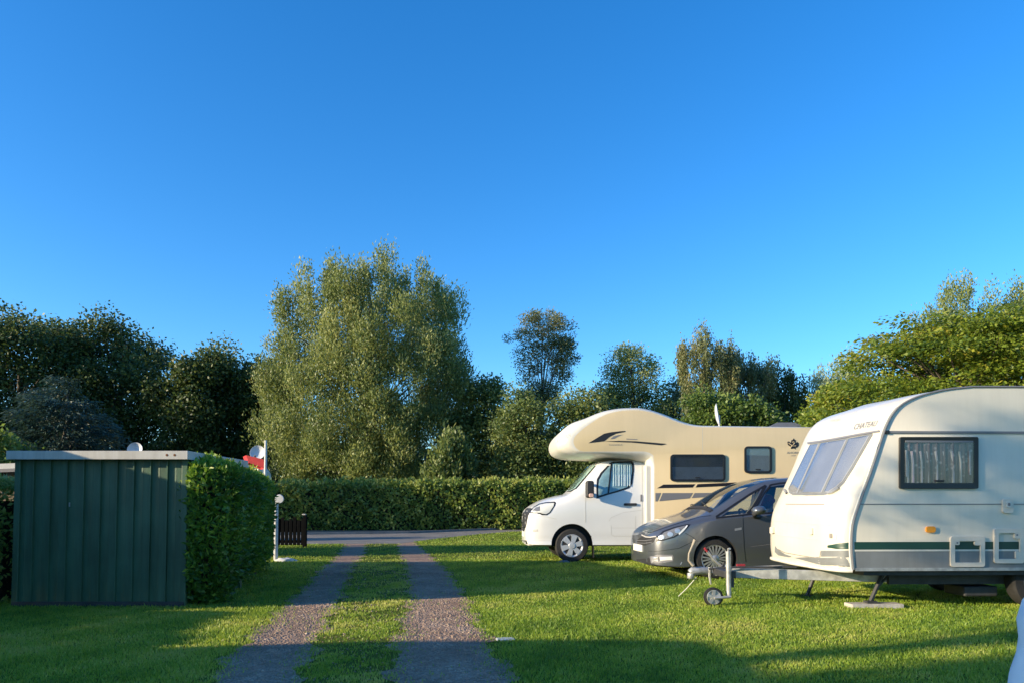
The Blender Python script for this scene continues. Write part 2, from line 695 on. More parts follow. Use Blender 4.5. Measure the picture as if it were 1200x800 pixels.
# ------------------------------------------------------------------ material set
M = {}
M['cream_paint'] = mat('caravan_cream_paint', (.62, .58, .485), .28, var=.05, vscale=1.5, coat=.3, bump=.03, bscale=5, dirt=.05)
M['white_paint'] = mat('van_white_paint', (.68, .675, .65), .25, var=.03, vscale=2, coat=.5)
M['beige_paint'] = mat('motorhome_beige_paint', (.64, .505, .30), .35, var=.03, vscale=2, coat=.2, dirt=.025)
M['fairing'] = mat('white_moulding', (.60, .575, .51), .35, var=.04, vscale=2, dirt=.05)
M['grey_skirt'] = mat('grey_skirt', (.19, .20, .20), .45, var=.12, vscale=3, dirt=.1)
M['dark_green'] = mat('dark_green_stripe', (.012, .05, .035), .4)
M['black_trim'] = mat('black_trim', (.012, .012, .013), .35)
M['black_plastic'] = mat('black_plastic', (.02, .02, .021), .6, bump=.1, bscale=150)
M['decal_black'] = mat('black_decal', (.014, .011, .012), .35)
M['decal_grey'] = mat('grey_decal', (.17, .17, .18), .4)
M['decal_faint'] = mat('faint_lettering', (.42, .40, .37), .5)
M['seam'] = mat('panel_seam', (.22, .20, .17), .7)
M['seam_light'] = mat('light_panel_seam', (.50, .48, .43), .6)
M['pane_grey'] = mat('grey_blind', (.20, .21, .235), .5, var=.12, vscale=6)
M['pane_dark'] = mat('dark_room', (.026, .028, .042), .6, var=.4, vscale=6)
M['thermal'] = mat('silver_thermal_blind', (.50, .66, .60), .5, var=.15, vscale=5, bump=.3, bscale=9)
M['cab_curtain'] = mat('blue_cab_curtain', (.30, .42, .46), .7, var=.25, vscale=9)
M['blind_blue'] = mat('pale_blue_blind', (.37, .37, .39), .55, var=.1, vscale=3)
M['glass'] = glass_mat('window_glass', (.93, .97, .96), 1.6)
M['glass_dark'] = glass_mat('smoked_glass', (.88, .90, .92), 1.6)
M['glass_car'] = glass_mat('car_glass', (.80, .86, .82), 2.0)
M['lens'] = glass_mat('lamp_lens', (.95, .96, .97), 1.2)
M['car_paint'] = mat('grey_metallic_paint', (.135, .145, .16), .34, metal=.6, var=.08, vscale=300, coat=1.0)
M['chrome'] = mat('chrome', (.75, .75, .75), .12, metal=1)
M['alloy'] = mat('silver_alloy', (.55, .55, .56), .32, metal=.7)
M['hubcap'] = mat('silver_hubcap', (.50, .51, .53), .4, metal=.4)
M['rubber'] = mat('tyre_rubber', (.022, .021, .020), .8, var=.3, vscale=12, bump=.2, bscale=60)
M['galv'] = mat('galvanised_steel', (.42, .42, .40), .5, metal=.5, var=.3, vscale=14)
M['dark_steel'] = mat('dark_steel', (.05, .05, .052), .55, metal=.3, var=.3, vscale=10)
M['orange'] = mat('orange_lens', (.75, .28, .02), .25, coat=.5)
M['red'] = mat('red_fabric', (.45, .02, .022), .7, var=.25, vscale=6)
M['red_dark'] = mat('dark_red_cloth', (.30, .02, .03), .85, var=.3, vscale=8)
M['plate'] = mat('number_plate', (.72, .70, .62), .4)
M['wood_block'] = mat('weathered_plank', (.46, .42, .36), .8, var=.25, vscale=12, bump=.2, bscale=30)
M['frame_cream'] = mat('cream_plastic', (.66, .58, .47), .45, var=.06, vscale=8)
M['seat_cloth'] = mat('dark_seat_cloth', (.035, .035, .04), .85)
M['cable'] = mat('pale_cable', (.55, .55, .48), .6)
M['blue_plastic'] = mat('blue_grey_plastic', (.10, .14, .20), .5)
M['shed_green'] = mat('green_shed_steel', (.050, .112, .062), .5, var=.18, vscale=2.5, bump=.06, bscale=25, dirt=.3)
M['shed_roof'] = mat('pale_shed_roof', (.46, .44, .40), .5, var=.10, vscale=5, dirt=.15)
M['dish'] = mat('pale_dish', (.52, .53, .55), .5)
M['white_post'] = mat('white_post_paint', (.50, .50, .48), .5, var=.1, vscale=10)
M['dark_fence'] = mat('dark_fence_wood', (.005, .0055, .006), .9, spec=.05, var=.3, vscale=8)
M['fabric_white'] = mat('pale_cover_cloth', (.80, .80, .80), .8, var=.06, vscale=6, bump=.25, bscale=14)
M['bark'] = mat('grey_brown_bark', (.085, .07, .052), .9, var=.45, vscale=9, bump=.6, bscale=18)
M['bark_pale'] = mat('pale_birch_bark', (.30, .28, .25), .8, var=.5, vscale=7, bump=.3, bscale=18)
M['twigs'] = mat('dark_twigs', (.018, .020, .010), .95, var=.5, vscale=14, bump=.8, bscale=20)
M['slate'] = mat('grey_roof_sheet', (.12, .13, .15), .6, var=.15, vscale=4)
M['hut_wall'] = mat('brown_hut_wall', (.16, .12, .08), .8, var=.2, vscale=6)

L_DARK = leaf_mat('dark_oak_leaves', [(.014, .028, .009), (.028, .052, .013), (.060, .085, .020), (.12, .135, .035)], .30)
L_CONIFER = leaf_mat('spruce_needles', [(.014, .030, .022), (.028, .054, .040), (.055, .085, .060)], .15)
L_WILLOW = leaf_mat('willow_leaves', [(.050, .072, .020), (.100, .128, .034), (.16, .18, .055), (.22, .225, .09)], .42)
L_MID = leaf_mat('hazel_leaves', [(.030, .050, .014), (.060, .090, .024), (.100, .128, .034), (.15, .165, .05)], .40)
L_BRIGHT = leaf_mat('fresh_green_leaves', [(.040, .080, .012), (.080, .140, .020), (.130, .190, .030), (.19, .23, .05)], .48)
L_SHRUB = leaf_mat('shrub_leaves', [(.020, .042, .008), (.045, .080, .013), (.085, .125, .022), (.13, .17, .035)], .40)
L_BIRCH = leaf_mat('birch_leaves', [(.040, .054, .022), (.080, .096, .036), (.130, .135, .050), (.20, .16, .08)], .42)
L_PALE = leaf_mat('pale_willow_leaves', [(.10, .13, .07), (.16, .19, .10), (.22, .25, .13)], .45)
L_HORN = leaf_mat('yellowing_hornbeam_leaves', [(.035, .065, .008), (.085, .120, .011), (.125, .155, .016), (.25, .20, .024)], .46)
L_HEDGE = leaf_mat('privet_leaves', [(.038, .066, .014), (.085, .130, .024), (.155, .185, .038), (.24, .24, .075)], .46)
L_CYPRESS = leaf_mat('cypress_sprays', [(.016, .050, .006), (.036, .090, .010), (.085, .155, .015), (.22, .27, .028)], .42)

# ------------------------------------------------------------------ light, sky, camera
SUN_AZ_T = radians(20.8)     # the light travels to +x and a little away from the camera
SUN_EL = radians(14.5)
to_sun = Vector((-cos(SUN_AZ_T) * cos(SUN_EL), -sin(SUN_AZ_T) * cos(SUN_EL), sin(SUN_EL)))
sl = bpy.data.lights.new('sun', 'SUN')
sl.energy = 5.0
sl.angle = radians(.55)
sl.color = (1.0, .82, .56)
so = bpy.data.objects.new('sun', sl)
so.rotation_euler = to_sun.to_track_quat('Z', 'Y').to_euler()
so.location = (-20, -10, 20)
COL.objects.link(so)

w = bpy.data.worlds.new('World')
SC.world = w
w.use_nodes = True
nt = w.node_tree
bg = nt.nodes['Background']
sk = nt.nodes.new('ShaderNodeTexSky')
sk.sky_type = 'NISHITA'
sk.sun_disc = False
sk.sun_elevation = SUN_EL
sk.sun_rotation = math.atan2(to_sun.x, to_sun.y) % (2 * pi)
sk.air_density = 1.0
sk.dust_density = 0.5
sk.ozone_density = 3.0
hs = nt.nodes.new('ShaderNodeHueSaturation')
hs.inputs['Saturation'].default_value = 1.3
nt.links.new(sk.outputs['Color'], hs.inputs['Color'])
tn = nt.nodes.new('ShaderNodeMix')
tn.data_type = 'RGBA'
tn.blend_type = 'MULTIPLY'
tn.inputs['Factor'].default_value = 1
tn.inputs[7].default_value = (.80, 1.0, 1.17, 1)
nt.links.new(hs.outputs['Color'], tn.inputs[6])
nt.links.new(tn.outputs[2], bg.inputs['Color'])
bg.inputs['Strength'].default_value = 0.15

cam = bpy.data.cameras.new('camera')
cam.sensor_width = 36
cam.lens = F / 1200 * 36
cam.shift_y = (PY0 - 400) / 1200
cam.clip_end = 2000
co = bpy.data.objects.new('camera', cam)
co.location = EYE
co.rotation_euler = (radians(90) + PITCH, 0, 0)
COL.objects.link(co)
SC.camera = co
SC.view_settings.view_transform = 'Standard'
SC.view_settings.look = 'None'
SC.view_settings.exposure = 0.86
SC.view_settings.gamma = 1
SC.view_settings.use_curve_mapping = False
SC.cycles.transparent_max_bounces = 16
SC.cycles.max_bounces = 8

# ------------------------------------------------------------------ ground
def lawn_material():
    m = bpy.data.materials.new('lawn')
    m.use_nodes = True
    N, L = m.node_tree.nodes, m.node_tree.links
    b = N['Principled BSDF']
    b.inputs['Roughness'].default_value = .9
    b.inputs['Specular IOR Level'].default_value = .1
    tc = N.new('ShaderNodeTexCoord')
    n1 = N.new('ShaderNodeTexNoise'); n1.inputs['Scale'].default_value = .55; n1.inputs['Detail'].default_value = 6
    n2 = N.new('ShaderNodeTexNoise'); n2.inputs['Scale'].default_value = 30; n2.inputs['Detail'].default_value = 6
    L.new(tc.outputs['Object'], n1.inputs['Vector']); L.new(tc.outputs['Object'], n2.inputs['Vector'])
    mx = N.new('ShaderNodeMath'); mx.operation = 'MULTIPLY_ADD'; mx.inputs[1].default_value = .6
    L.new(n1.outputs['Fac'], mx.inputs[0])
    m2 = N.new('ShaderNodeMath'); m2.operation = 'MULTIPLY'; m2.inputs[1].default_value = .42
    L.new(n2.outputs['Fac'], m2.inputs[0]); L.new(m2.outputs[0], mx.inputs[2])
    r = N.new('ShaderNodeValToRGB')
    e = r.color_ramp.elements
    e[0].position = .35; e[0].color = (.065, .092, .010, 1)
    e[1].position = .66; e[1].color = (.15, .17, .024, 1)
    L.new(mx.outputs[0], r.inputs['Fac'])
    L.new(r.outputs['Color'], b.inputs['Base Color'])
    bp = N.new('ShaderNodeBump'); bp.inputs['Strength'].default_value = .8; bp.inputs['Distance'].default_value = .03
    n3 = N.new('ShaderNodeTexNoise'); n3.inputs['Scale'].default_value = 45; n3.inputs['Detail'].default_value = 8
    L.new(tc.outputs['Object'], n3.inputs['Vector'])
    L.new(n3.outputs['Fac'], bp.inputs['Height']); L.new(bp.outputs['Normal'], b.inputs['Normal'])
    return m


M['lawn'] = lawn_material()


def gravel_material(name, c1, c2, c3, sc=42):
    m = bpy.data.materials.new(name)
    m.use_nodes = True
    N, L = m.node_tree.nodes, m.node_tree.links
    b = N['Principled BSDF']
    b.inputs['Roughness'].default_value = .9
    b.inputs['Specular IOR Level'].default_value = .2
    tc = N.new('ShaderNodeTexCoord')
    v = N.new('ShaderNodeTexVoronoi'); v.inputs['Scale'].default_value = sc
    n1 = N.new('ShaderNodeTexNoise'); n1.inputs['Scale'].default_value = 1.3; n1.inputs['Detail'].default_value = 7
    L.new(tc.outputs['Object'], v.inputs['Vector']); L.new(tc.outputs['Object'], n1.inputs['Vector'])
    r = N.new('ShaderNodeValToRGB')
    e = r.color_ramp.elements
    e[0].color = (*c1, 1); e[1].color = (*c3, 1)
    q = e.new(.5); q.color = (*c2, 1)
    sp = N.new('ShaderNodeSeparateColor')
    L.new(v.outputs['Color'], sp.inputs['Color'])
    ad = N.new('ShaderNodeMath'); ad.operation = 'MULTIPLY_ADD'; ad.inputs[1].default_value = .55
    L.new(sp.outputs[0], ad.inputs[0])
    m2 = N.new('ShaderNodeMath'); m2.operation = 'MULTIPLY_ADD'; m2.inputs[1].default_value = .9; m2.inputs[2].default_value = -.22
    L.new(n1.outputs['Fac'], m2.inputs[0]); L.new(m2.outputs[0], ad.inputs[2])
    L.new(ad.outputs[0], r.inputs['Fac'])
    L.new(r.outputs['Color'], b.inputs['Base Color'])
    bp = N.new('ShaderNodeBump'); bp.inputs['Strength'].default_value = 1; bp.inputs['Distance'].default_value = .02
    bp.invert = True
    L.new(v.outputs['Distance'], bp.inputs['Height']); L.new(bp.outputs['Normal'], b.inputs['Normal'])
    return m


M['gravel'] = gravel_material('gravel_track', (.20, .130, .092), (.32, .212, .150), (.46, .33, .25))
M['asphalt'] = mat('worn_asphalt', (.20, .178, .155), .85, var=.25, vscale=1.2, bump=.4, bscale=60)
M['dirt'] = mat('bare_verge', (.16, .12, .085), .95, var=.35, vscale=2.5, bump=.5, bscale=15)
M['stone'] = gravel_material('loose_stone', (.20, .142, .10), (.33, .235, .17), (.50, .39, .30), 9)

# undulating ground sheet reaching the horizon
mb = MB()
mb.add([(-600, -100, 0), (600, -100, 0), (600, 900, 0), (-600, 900, 0)], [(0, 1, 2, 3)])
g = mb.build('lawn', M['lawn'])
tag(g, kind='structure')

# wheel tracks: edges read off along their length, ragged where grass creeps in
TY = np.array([ground(600, y).y for y in (830, 800, 757, 700, 665, 650, 638, 632)])
def gx(vals):
    return np.array([ground(x, y).x for x, y in zip(vals, (830, 800, 757, 700, 665, 650, 638, 632))])
T_LL = gx((215, 240, 280, 343, 378, 396, 404, 408)); T_LR = gx((340, 352, 370, 400, 414, 427, 429, 430))
T_RL = gx((458, 459, 460, 480, 476, 469, 466, 464)); T_RR = gx((632, 606, 576, 548, 522, 504, 489, 484))


def wig(y, ph):
    return .05 * np.sin(y * 5.1 + ph) + .035 * np.sin(y * 12.7 + ph * 2.3) + .02 * np.sin(y * 31 + ph * 5)


def track_sheet(lo, hi, ph, name):
    ys = np.linspace(TY[0] - 3, TY[-1] + .3, 420)
    a = np.interp(ys, TY, lo); b = np.interp(ys, TY, hi)
    # continue straight towards the camera
    for arr, src in ((a, lo), (b, hi)):
        k = ys < TY[0]
        sl_ = (src[1] - src[0]) / (TY[1] - TY[0])
        arr[k] = src[0] + sl_ * (ys[k] - TY[0])
    a = a + wig(ys, ph); b = b + wig(ys, ph + 2)
    vs = []
    for y, p, q in zip(ys, a, b):
        vs += [(p, y, .004), (q, y, .004)]
    mb = MB()
    mb.add(vs, [(2 * i, 2 * i + 1, 2 * i + 3, 2 * i + 2) for i in range(len(ys) - 1)])
    o = mb.build(name, M['gravel'])
    tag(o, kind='structure')


track_sheet(T_LL, T_LR, .4, 'track')
track_sheet(T_RL, T_RR, 3.1, 'track')

# road beyond, running off to the right, and the bare verge at the foot of the hedge
far_e = [ground(x, y) for x, y in ((-300, 628), (300, 627), (480, 624.5), (600, 619.5), (680, 617.5), (760, 616.5))]
near_e = [ground(x, y) for x, y in ((-300, 638), (300, 637.5), (470, 636.5), (505, 631.5), (560, 625.5), (600, 622.5), (680, 620), (760, 619))]
mb = MB()
pts = near_e + list(reversed(far_e))
mb.add([(p.x, p.y, .006) for p in pts], [tuple(range(len(pts)))])
tag(mb.build('road', M['asphalt']), kind='structure')
mb = MB()
vb = [(p.x, p.y - .25) for p in far_e] + [(p.x, p.y + 6.0) for p in reversed(far_e)]
mb.add([(x, y, .003) for x, y in vb], [tuple(range(len(vb)))])
tag(mb.build('verge', M['dirt']), kind='structure')
mb = MB()
for a, b in zip(far_e, far_e[1:]):
    dv = (b - a).normalized(); nn = Vector((-dv.y, dv.x, 0)) * .12
    mb.add([(a.x, a.y, .0), (b.x, b.y, .0), (b.x + nn.x, b.y + nn.y, 0), (a.x + nn.x, a.y + nn.y, 0),
            (a.x, a.y, .09), (b.x, b.y, .09), (b.x + nn.x, b.y + nn.y, .09), (a.x + nn.x, a.y + nn.y, .09)],
           [(0, 3, 2, 1), (4, 5, 6, 7), (0, 1, 5, 4), (1, 2, 6, 5), (2, 3, 7, 6), (3, 0, 4, 7)])
tag(mb.build('kerb', mat('kerb_stone', (.2, .19, .18), .9, var=.2)), kind='structure')


# grass blades -- short mown lawn, thinner on the worn centre strip
def in_track(x, y):
    a = np.interp(y, TY, T_LL) + wig(y, .4); b = np.interp(y, TY, T_LR) + wig(y, 2.4)
    c = np.interp(y, TY, T_RL) + wig(y, 3.1); d = np.interp(y, TY, T_RR) + wig(y, 5.1)
    t = ((x > a) & (x < b)) | ((x > c) & (x < d))
    mid = (x >= b) & (x <= c)
    return t, mid


def vnoise(x, y, s, seed=0):
    return .5 + .25 * (np.sin(x * s * 1.3 + seed) * np.sin(y * s * 1.1 + seed * 2 + 1) + np.sin(x * s * 2.9 + y * s * 1.7 + seed * 3)
                       * np.sin(y * s * 2.3 - x * s + seed)) + .12 * np.sin(x * s * 6.1 - y * s * 5.2 + seed)


def grass():
    X, Y = [], []
    for (d0, d1, dens) in ((4.2, 6.2, 7600), (6.2, 8.5, 5200), (8.5, 11.5, 3000), (11.5, 16, 1300), (16, 24, 330), (24, 40, 130)):
        area = (d1 - d0) * (d1 + d0) * .72
        n = int(area * dens)
        y = np.sqrt(rng.uniform(d0 ** 2, d1 ** 2, n))
        x = rng.uniform(-.74, .74, n) * y
        X.append(x); Y.append(y)
    x = np.concatenate(X); y = np.concatenate(Y)
    t, mid = in_track(x, y)
    nz = vnoise(x, y, 3.0, 1)
    ed = np.min([np.abs(x - np.interp(y, TY, q)) for q in (T_LL, T_LR, T_RL, T_RR)], axis=0)
    creep = np.exp(-ed / (.03 + .10 * np.clip(vnoise(x, y, 2.2, 5), 0, 1)))
    keep = ~t | (rng.uniform(size=len(x)) < .5 * creep ** 1.5) | ((vnoise(x, y, 5.5, 8) > .84) & (rng.uniform(size=len(x)) < .06))
    keep &= t | (ed > .09) | (rng.uniform(size=len(x)) < .35 + ed * 7)
    keep &= ~(mid & (nz + rng.normal(0, .08, len(x)) < .53) & (rng.uniform(size=len(x)) < .86))
    yn = np.interp(x, [p.x for p in near_e], [p.y for p in near_e]); yf = np.interp(x, [p.x for p in far_e], [p.y for p in far_e])
    keep &= y < yn - .05
    x, y = x[keep], y[keep]
    mid = mid[keep]
    n = len(x)
    h = rng.uniform(.014, .036, n) * (1 + .35 * (vnoise(x, y, 1.1, 4) - .5)) * np.where(rng.uniform(size=n) < .02, 1.7, 1)
    h *= np.where(mid, .9, 1)
    wd = rng.uniform(.003, .0055, n) * (1 + y / 9)
    h = h * (1 + y / 40)
    P = np.stack([x, y, np.zeros(n)], 1)
    T = rand_dirs(n) * .62 + np.array([0, 0, 1.0])
    T /= np.linalg.norm(T, axis=1, keepdims=True)
    Nn = rand_dirs(n)
    tint = .45 + .75 * (vnoise(x, y, .8, 2) - .5) + .5 * (vnoise(x, y, 4.0, 3) - .5) + rng.normal(0, .17, n) + np.where(mid, .22, 0)
    m = leaf_mat('grass_blades', [(.062, .115, .011), (.112, .175, .015), (.170, .222, .022), (.26, .26, .06)], .45)
    o = leaf_object('grass', P, T, Nn, h, wd, tint, m)
    tag(o, 'short mown green grass blades over the pitch', 'grass', kind='stuff')


grass()


def gravel():
    n = 26000
    y = np.sqrt(rng.uniform(4.2 ** 2, 15 ** 2, n * 6)); y = y[rng.uniform(size=len(y)) < (4.2 / y) ** 1.2]
    x = rng.uniform(-3.4, .5, len(y))
    t, mid = in_track(x, y)
    k = t | (mid & (rng.uniform(size=len(x)) < .12))
    x, y = x[k], y[k]
    n = len(x)
    s = rng.uniform(.004, .011, n) * np.where(rng.uniform(size=n) < .04, 1.8, 1)
    base = np.array([(1, 0, 0), (0, 1, 0), (-1, 0, 0), (0, -1, 0), (0, 0, .7), (0, 0, -.6)], float)
    fc = np.array([(0, 1, 4), (1, 2, 4), (2, 3, 4), (3, 0, 4), (1, 0, 5), (2, 1, 5), (3, 2, 5), (0, 3, 5)])
    a = rng.uniform(0, 2 * pi, n)
    ca, sa = np.cos(a)[:, None], np.sin(a)[:, None]
    b = base[None] * rng.uniform(.6, 1.3, (n, 6, 1)) * s[:, None, None]
    vx = b[..., 0] * ca - b[..., 1] * sa + x[:, None]
    vy = b[..., 0] * sa + b[..., 1] * ca + y[:, None]
    vz = b[..., 2] + .006
    v = np.stack([vx, vy, vz], -1).reshape(-1, 3).astype(np.float32)
    f = (fc[None] + (np.arange(n) * 6)[:, None, None]).reshape(-1).astype(np.int32)
    me = bpy.data.meshes.new('gravel')
    me.vertices.add(len(v)); me.vertices.foreach_set('co', v.reshape(-1))
    me.loops.add(len(f)); me.loops.foreach_set('vertex_index', f)
    me.polygons.add(len(f) // 3); me.polygons.foreach_set('loop_start', np.arange(0, len(f), 3, dtype=np.int32))
    me.update(calc_edges=True)
    me.materials.append(M['stone'])
    o = bpy.data.objects.new('gravel', me)
    COL.objects.link(o)
    tag(o, 'loose brown gravel stones on the two wheel tracks', 'gravel', kind='stuff')


gravel()


# ------------------------------------------------------------------ wheels
def wheel(c, r, rim_r, width, style, parent, name='wheel'):
    """outer face looks to -y"""
    y0 = c[1]
    mb = MB()
    mb.lathe([(rim_r, y0 + .012), (rim_r + .006, y0), (r * .93, y0 + .004), (r * .985, y0 + .022), (r, y0 + .05), (r, y0 + width - .05),
              (r * .98, y0 + width - .02), (rim_r, y0 + width)], (c[0], 0, c[2]), 48)
    ty = mb.build(name, M['rubber'], parent, 40)
    mb = MB()
    if style == 'hubcap':
        mb.mi = 0
        mb.lathe([(rim_r, y0 + .006), (rim_r * .97, y0 + .002), (rim_r * .86, y0 + .012), (rim_r * .80, y0 + .03), (rim_r * .3, y0 + .03), (.0, y0 + .03)], (c[0], 0, c[2]), 48)
        n = 6
        for k in range(n):
            a = 2 * pi * k / n + .26
            for (ra, rb, wa, wb) in ((.18, .90, .15, .21),):
                da = Vector((cos(a), 0, sin(a))); db = Vector((-sin(a), 0, cos(a)))
                C = Vector((c[0], y0, c[2]))
                q = [C + da * rim_r * ra - db * rim_r * wa, C + da * rim_r * ra + db * rim_r * wa, C + da * rim_r * rb + db * rim_r * wb * 1.2, C + da * rim_r * rb - db * rim_r * wb * 1.2]
                mb.add([v + Vector((0, -.002, 0)) for v in q] + [v + Vector((0, .02, 0)) for v in q],
                       [(0, 1, 2, 3), (0, 4, 5, 1), (1, 5, 6, 2), (2, 6, 7, 3), (3, 7, 4, 0)])
        mb.lathe([(rim_r * .30, y0 + .0), (rim_r * .26, y0 - .012), (0, y0 - .014)], (c[0], 0, c[2]), 24)
        mb.mi = 1
        mb.lathe([(rim_r * .86, y0 + .016), (rim_r * .30, y0 + .016)], (c[0], 0, c[2]), 48)
        rm = mb.build('rim', [M['hubcap'], M['black_plastic']], ty, 35)
    elif style == 'alloy':
        mb.lathe([(rim_r, y0 + .008), (rim_r * .985, y0 + .0), (rim_r * .90, y0 + .014), (rim_r * .89, y0 + .05)], (c[0], 0, c[2]), 48)
        for k in range(20):
            a = 2 * pi * (k // 2) / 10 + (.11 if k % 2 else -.11)
            a2 = 2 * pi * (k // 2) / 10 + (.15 if k % 2 else -.15)
            C = Vector((c[0], y0, c[2]))
            def rp(rad, ang, off): return C + Vector((cos(ang), 0, sin(ang))) * rad * rim_r + Vector((-sin(ang), 0, cos(ang))) * off * rim_r
            q = [rp(.2, a, -.04), rp(.2, a, .04), rp(.92, a2, .055), rp(.92, a2, -.055)]
            mb.add([v + Vector((0, .004, 0)) for v in q] + [v + Vector((0, .03, 0)) for v in q],
                   [(0, 1, 2, 3), (0, 4, 5, 1), (1, 5, 6, 2), (2, 6, 7, 3), (3, 7, 4, 0)])
        mb.lathe([(rim_r * .26, y0 + .004), (rim_r * .22, y0 - .002), (0, y0 - .004)], (c[0], 0, c[2]), 20)
        mb.mi = 1
        mb.lathe([(rim_r * .9, y0 + .06), (0, y0 + .06)], (c[0], 0, c[2]), 40)
        rm = mb.build('rim', [M['alloy'], M['black_plastic']], ty, 35)
    else:
        mb.lathe([(rim_r, y0 + .004), (rim_r * .93, y0), (rim_r * .88, y0 + .012), (0, y0 + .012)], (c[0], 0, c[2]), 32)
        for k in range(5):
            a = 2 * pi * k / 5 + .3
            C = Vector((c[0], y0 + .004, c[2]))
            da = Vector((cos(a), 0, sin(a))); db = Vector((-sin(a), 0, cos(a)))
            q = [C - db * .012, C + db * .012, C + da * rim_r * .95 + db * .02, C + da * rim_r * .95 - db * .02]
            mb.add([v + Vector((0, -.008, 0)) for v in q] + [v + Vector((0, .01, 0)) for v in q],
                   [(0, 1, 2, 3), (0, 4, 5, 1), (1, 5, 6, 2), (2, 6, 7, 3), (3, 7, 4, 0)])
        rm = mb.build('rim', M[style], ty, 35)
    return ty


def loft(keys, us, center, names_n):
    """rings along u: keys = (u, [(w, z) half ring from the bottom centre to the top centre])"""
    ku = [k[0] for k in keys]
    rings = [np.array(k[1]) for k in keys]
    out = []
    for u in us:
        i = min(max(np.searchsorted(ku, u, 'right') - 1, 0), len(ku) - 2)
        t = (u - ku[i]) / (ku[i + 1] - ku[i])
        p0 = rings[max(i - 1, 0)]; p1 = rings[i]; p2 = rings[i + 1]; p3 = rings[min(i + 2, len(ku) - 1)]
        du = ku[i + 1] - ku[i]
        m1 = (p2 - p0) / (ku[i + 1] - ku[max(i - 1, 0)]) * du
        m2 = (p3 - p1) / (ku[min(i + 2, len(ku) - 1)] - ku[i]) * du
        h = (2 * t ** 3 - 3 * t ** 2 + 1) * p1 + (t ** 3 - 2 * t ** 2 + t) * m1 + (-2 * t ** 3 + 3 * t ** 2) * p2 + (t ** 3 - t ** 2) * m2
        # smooth the half ring with extra points
        hp = catmull([(a, b) for a, b in h], 3)
        full = [(center - p[0], p[1]) for p in hp] + [(center + p[0], p[1]) for p in reversed(hp[1:-1])]
        out.append([(u, v, z) for v, z in full])
    mb = MB()
    n = len(out[0])
    vs = [p for r in out for p in r]
    fs = []
    for i in range(len(out) - 1):
        for k in range(n):
            fs.append((i * n + k, i * n + (k + 1) % n, (i + 1) * n + (k + 1) % n, (i + 1) * n + k))
    fs.append(tuple(range(n))); fs.append(tuple(reversed([(len(out) - 1) * n + k for k in range(n)])))
    mb.add(vs, fs)
    me = mb.mesh('body')
    bm = bmesh.new(); bm.from_mesh(me)
    bmesh.ops.remove_doubles(bm, verts=bm.verts, dist=1e-4)
    bmesh.ops.recalc_face_normals(bm, faces=bm.faces); bm.to_mesh(me); bm.free()
    return me


def stacked(outlines, vs, capmat=0, sidemat=1):
    """same-length outlines in (u, z), one at each v"""
    mb = MB()
    n = len(outlines[0])
    mb.v = [(p[0], v, p[1]) for o, v in zip(outlines, vs) for p in o]
    for j in range(len(vs) - 1):
        for k in range(n):
            mb.f.append((j * n + k, j * n + (k + 1) % n, (j + 1) * n + (k + 1) % n, (j + 1) * n + k)); mb.m.append(sidemat)
    mb.f.append(tuple(range(n))); mb.m.append(capmat)
    mb.f.append(tuple(reversed(range((len(vs) - 1) * n, len(vs) * n)))); mb.m.append(capmat)
    return mb


def flat(name, poly, v, m, parent, t=.004, smooth=None):
    """a thin plate on the flat side of a vehicle, its face t proud of plane v"""
    mb = MB()
    mb.prism(poly, v - t, v + .002)
    return mb.build(name, m, parent)


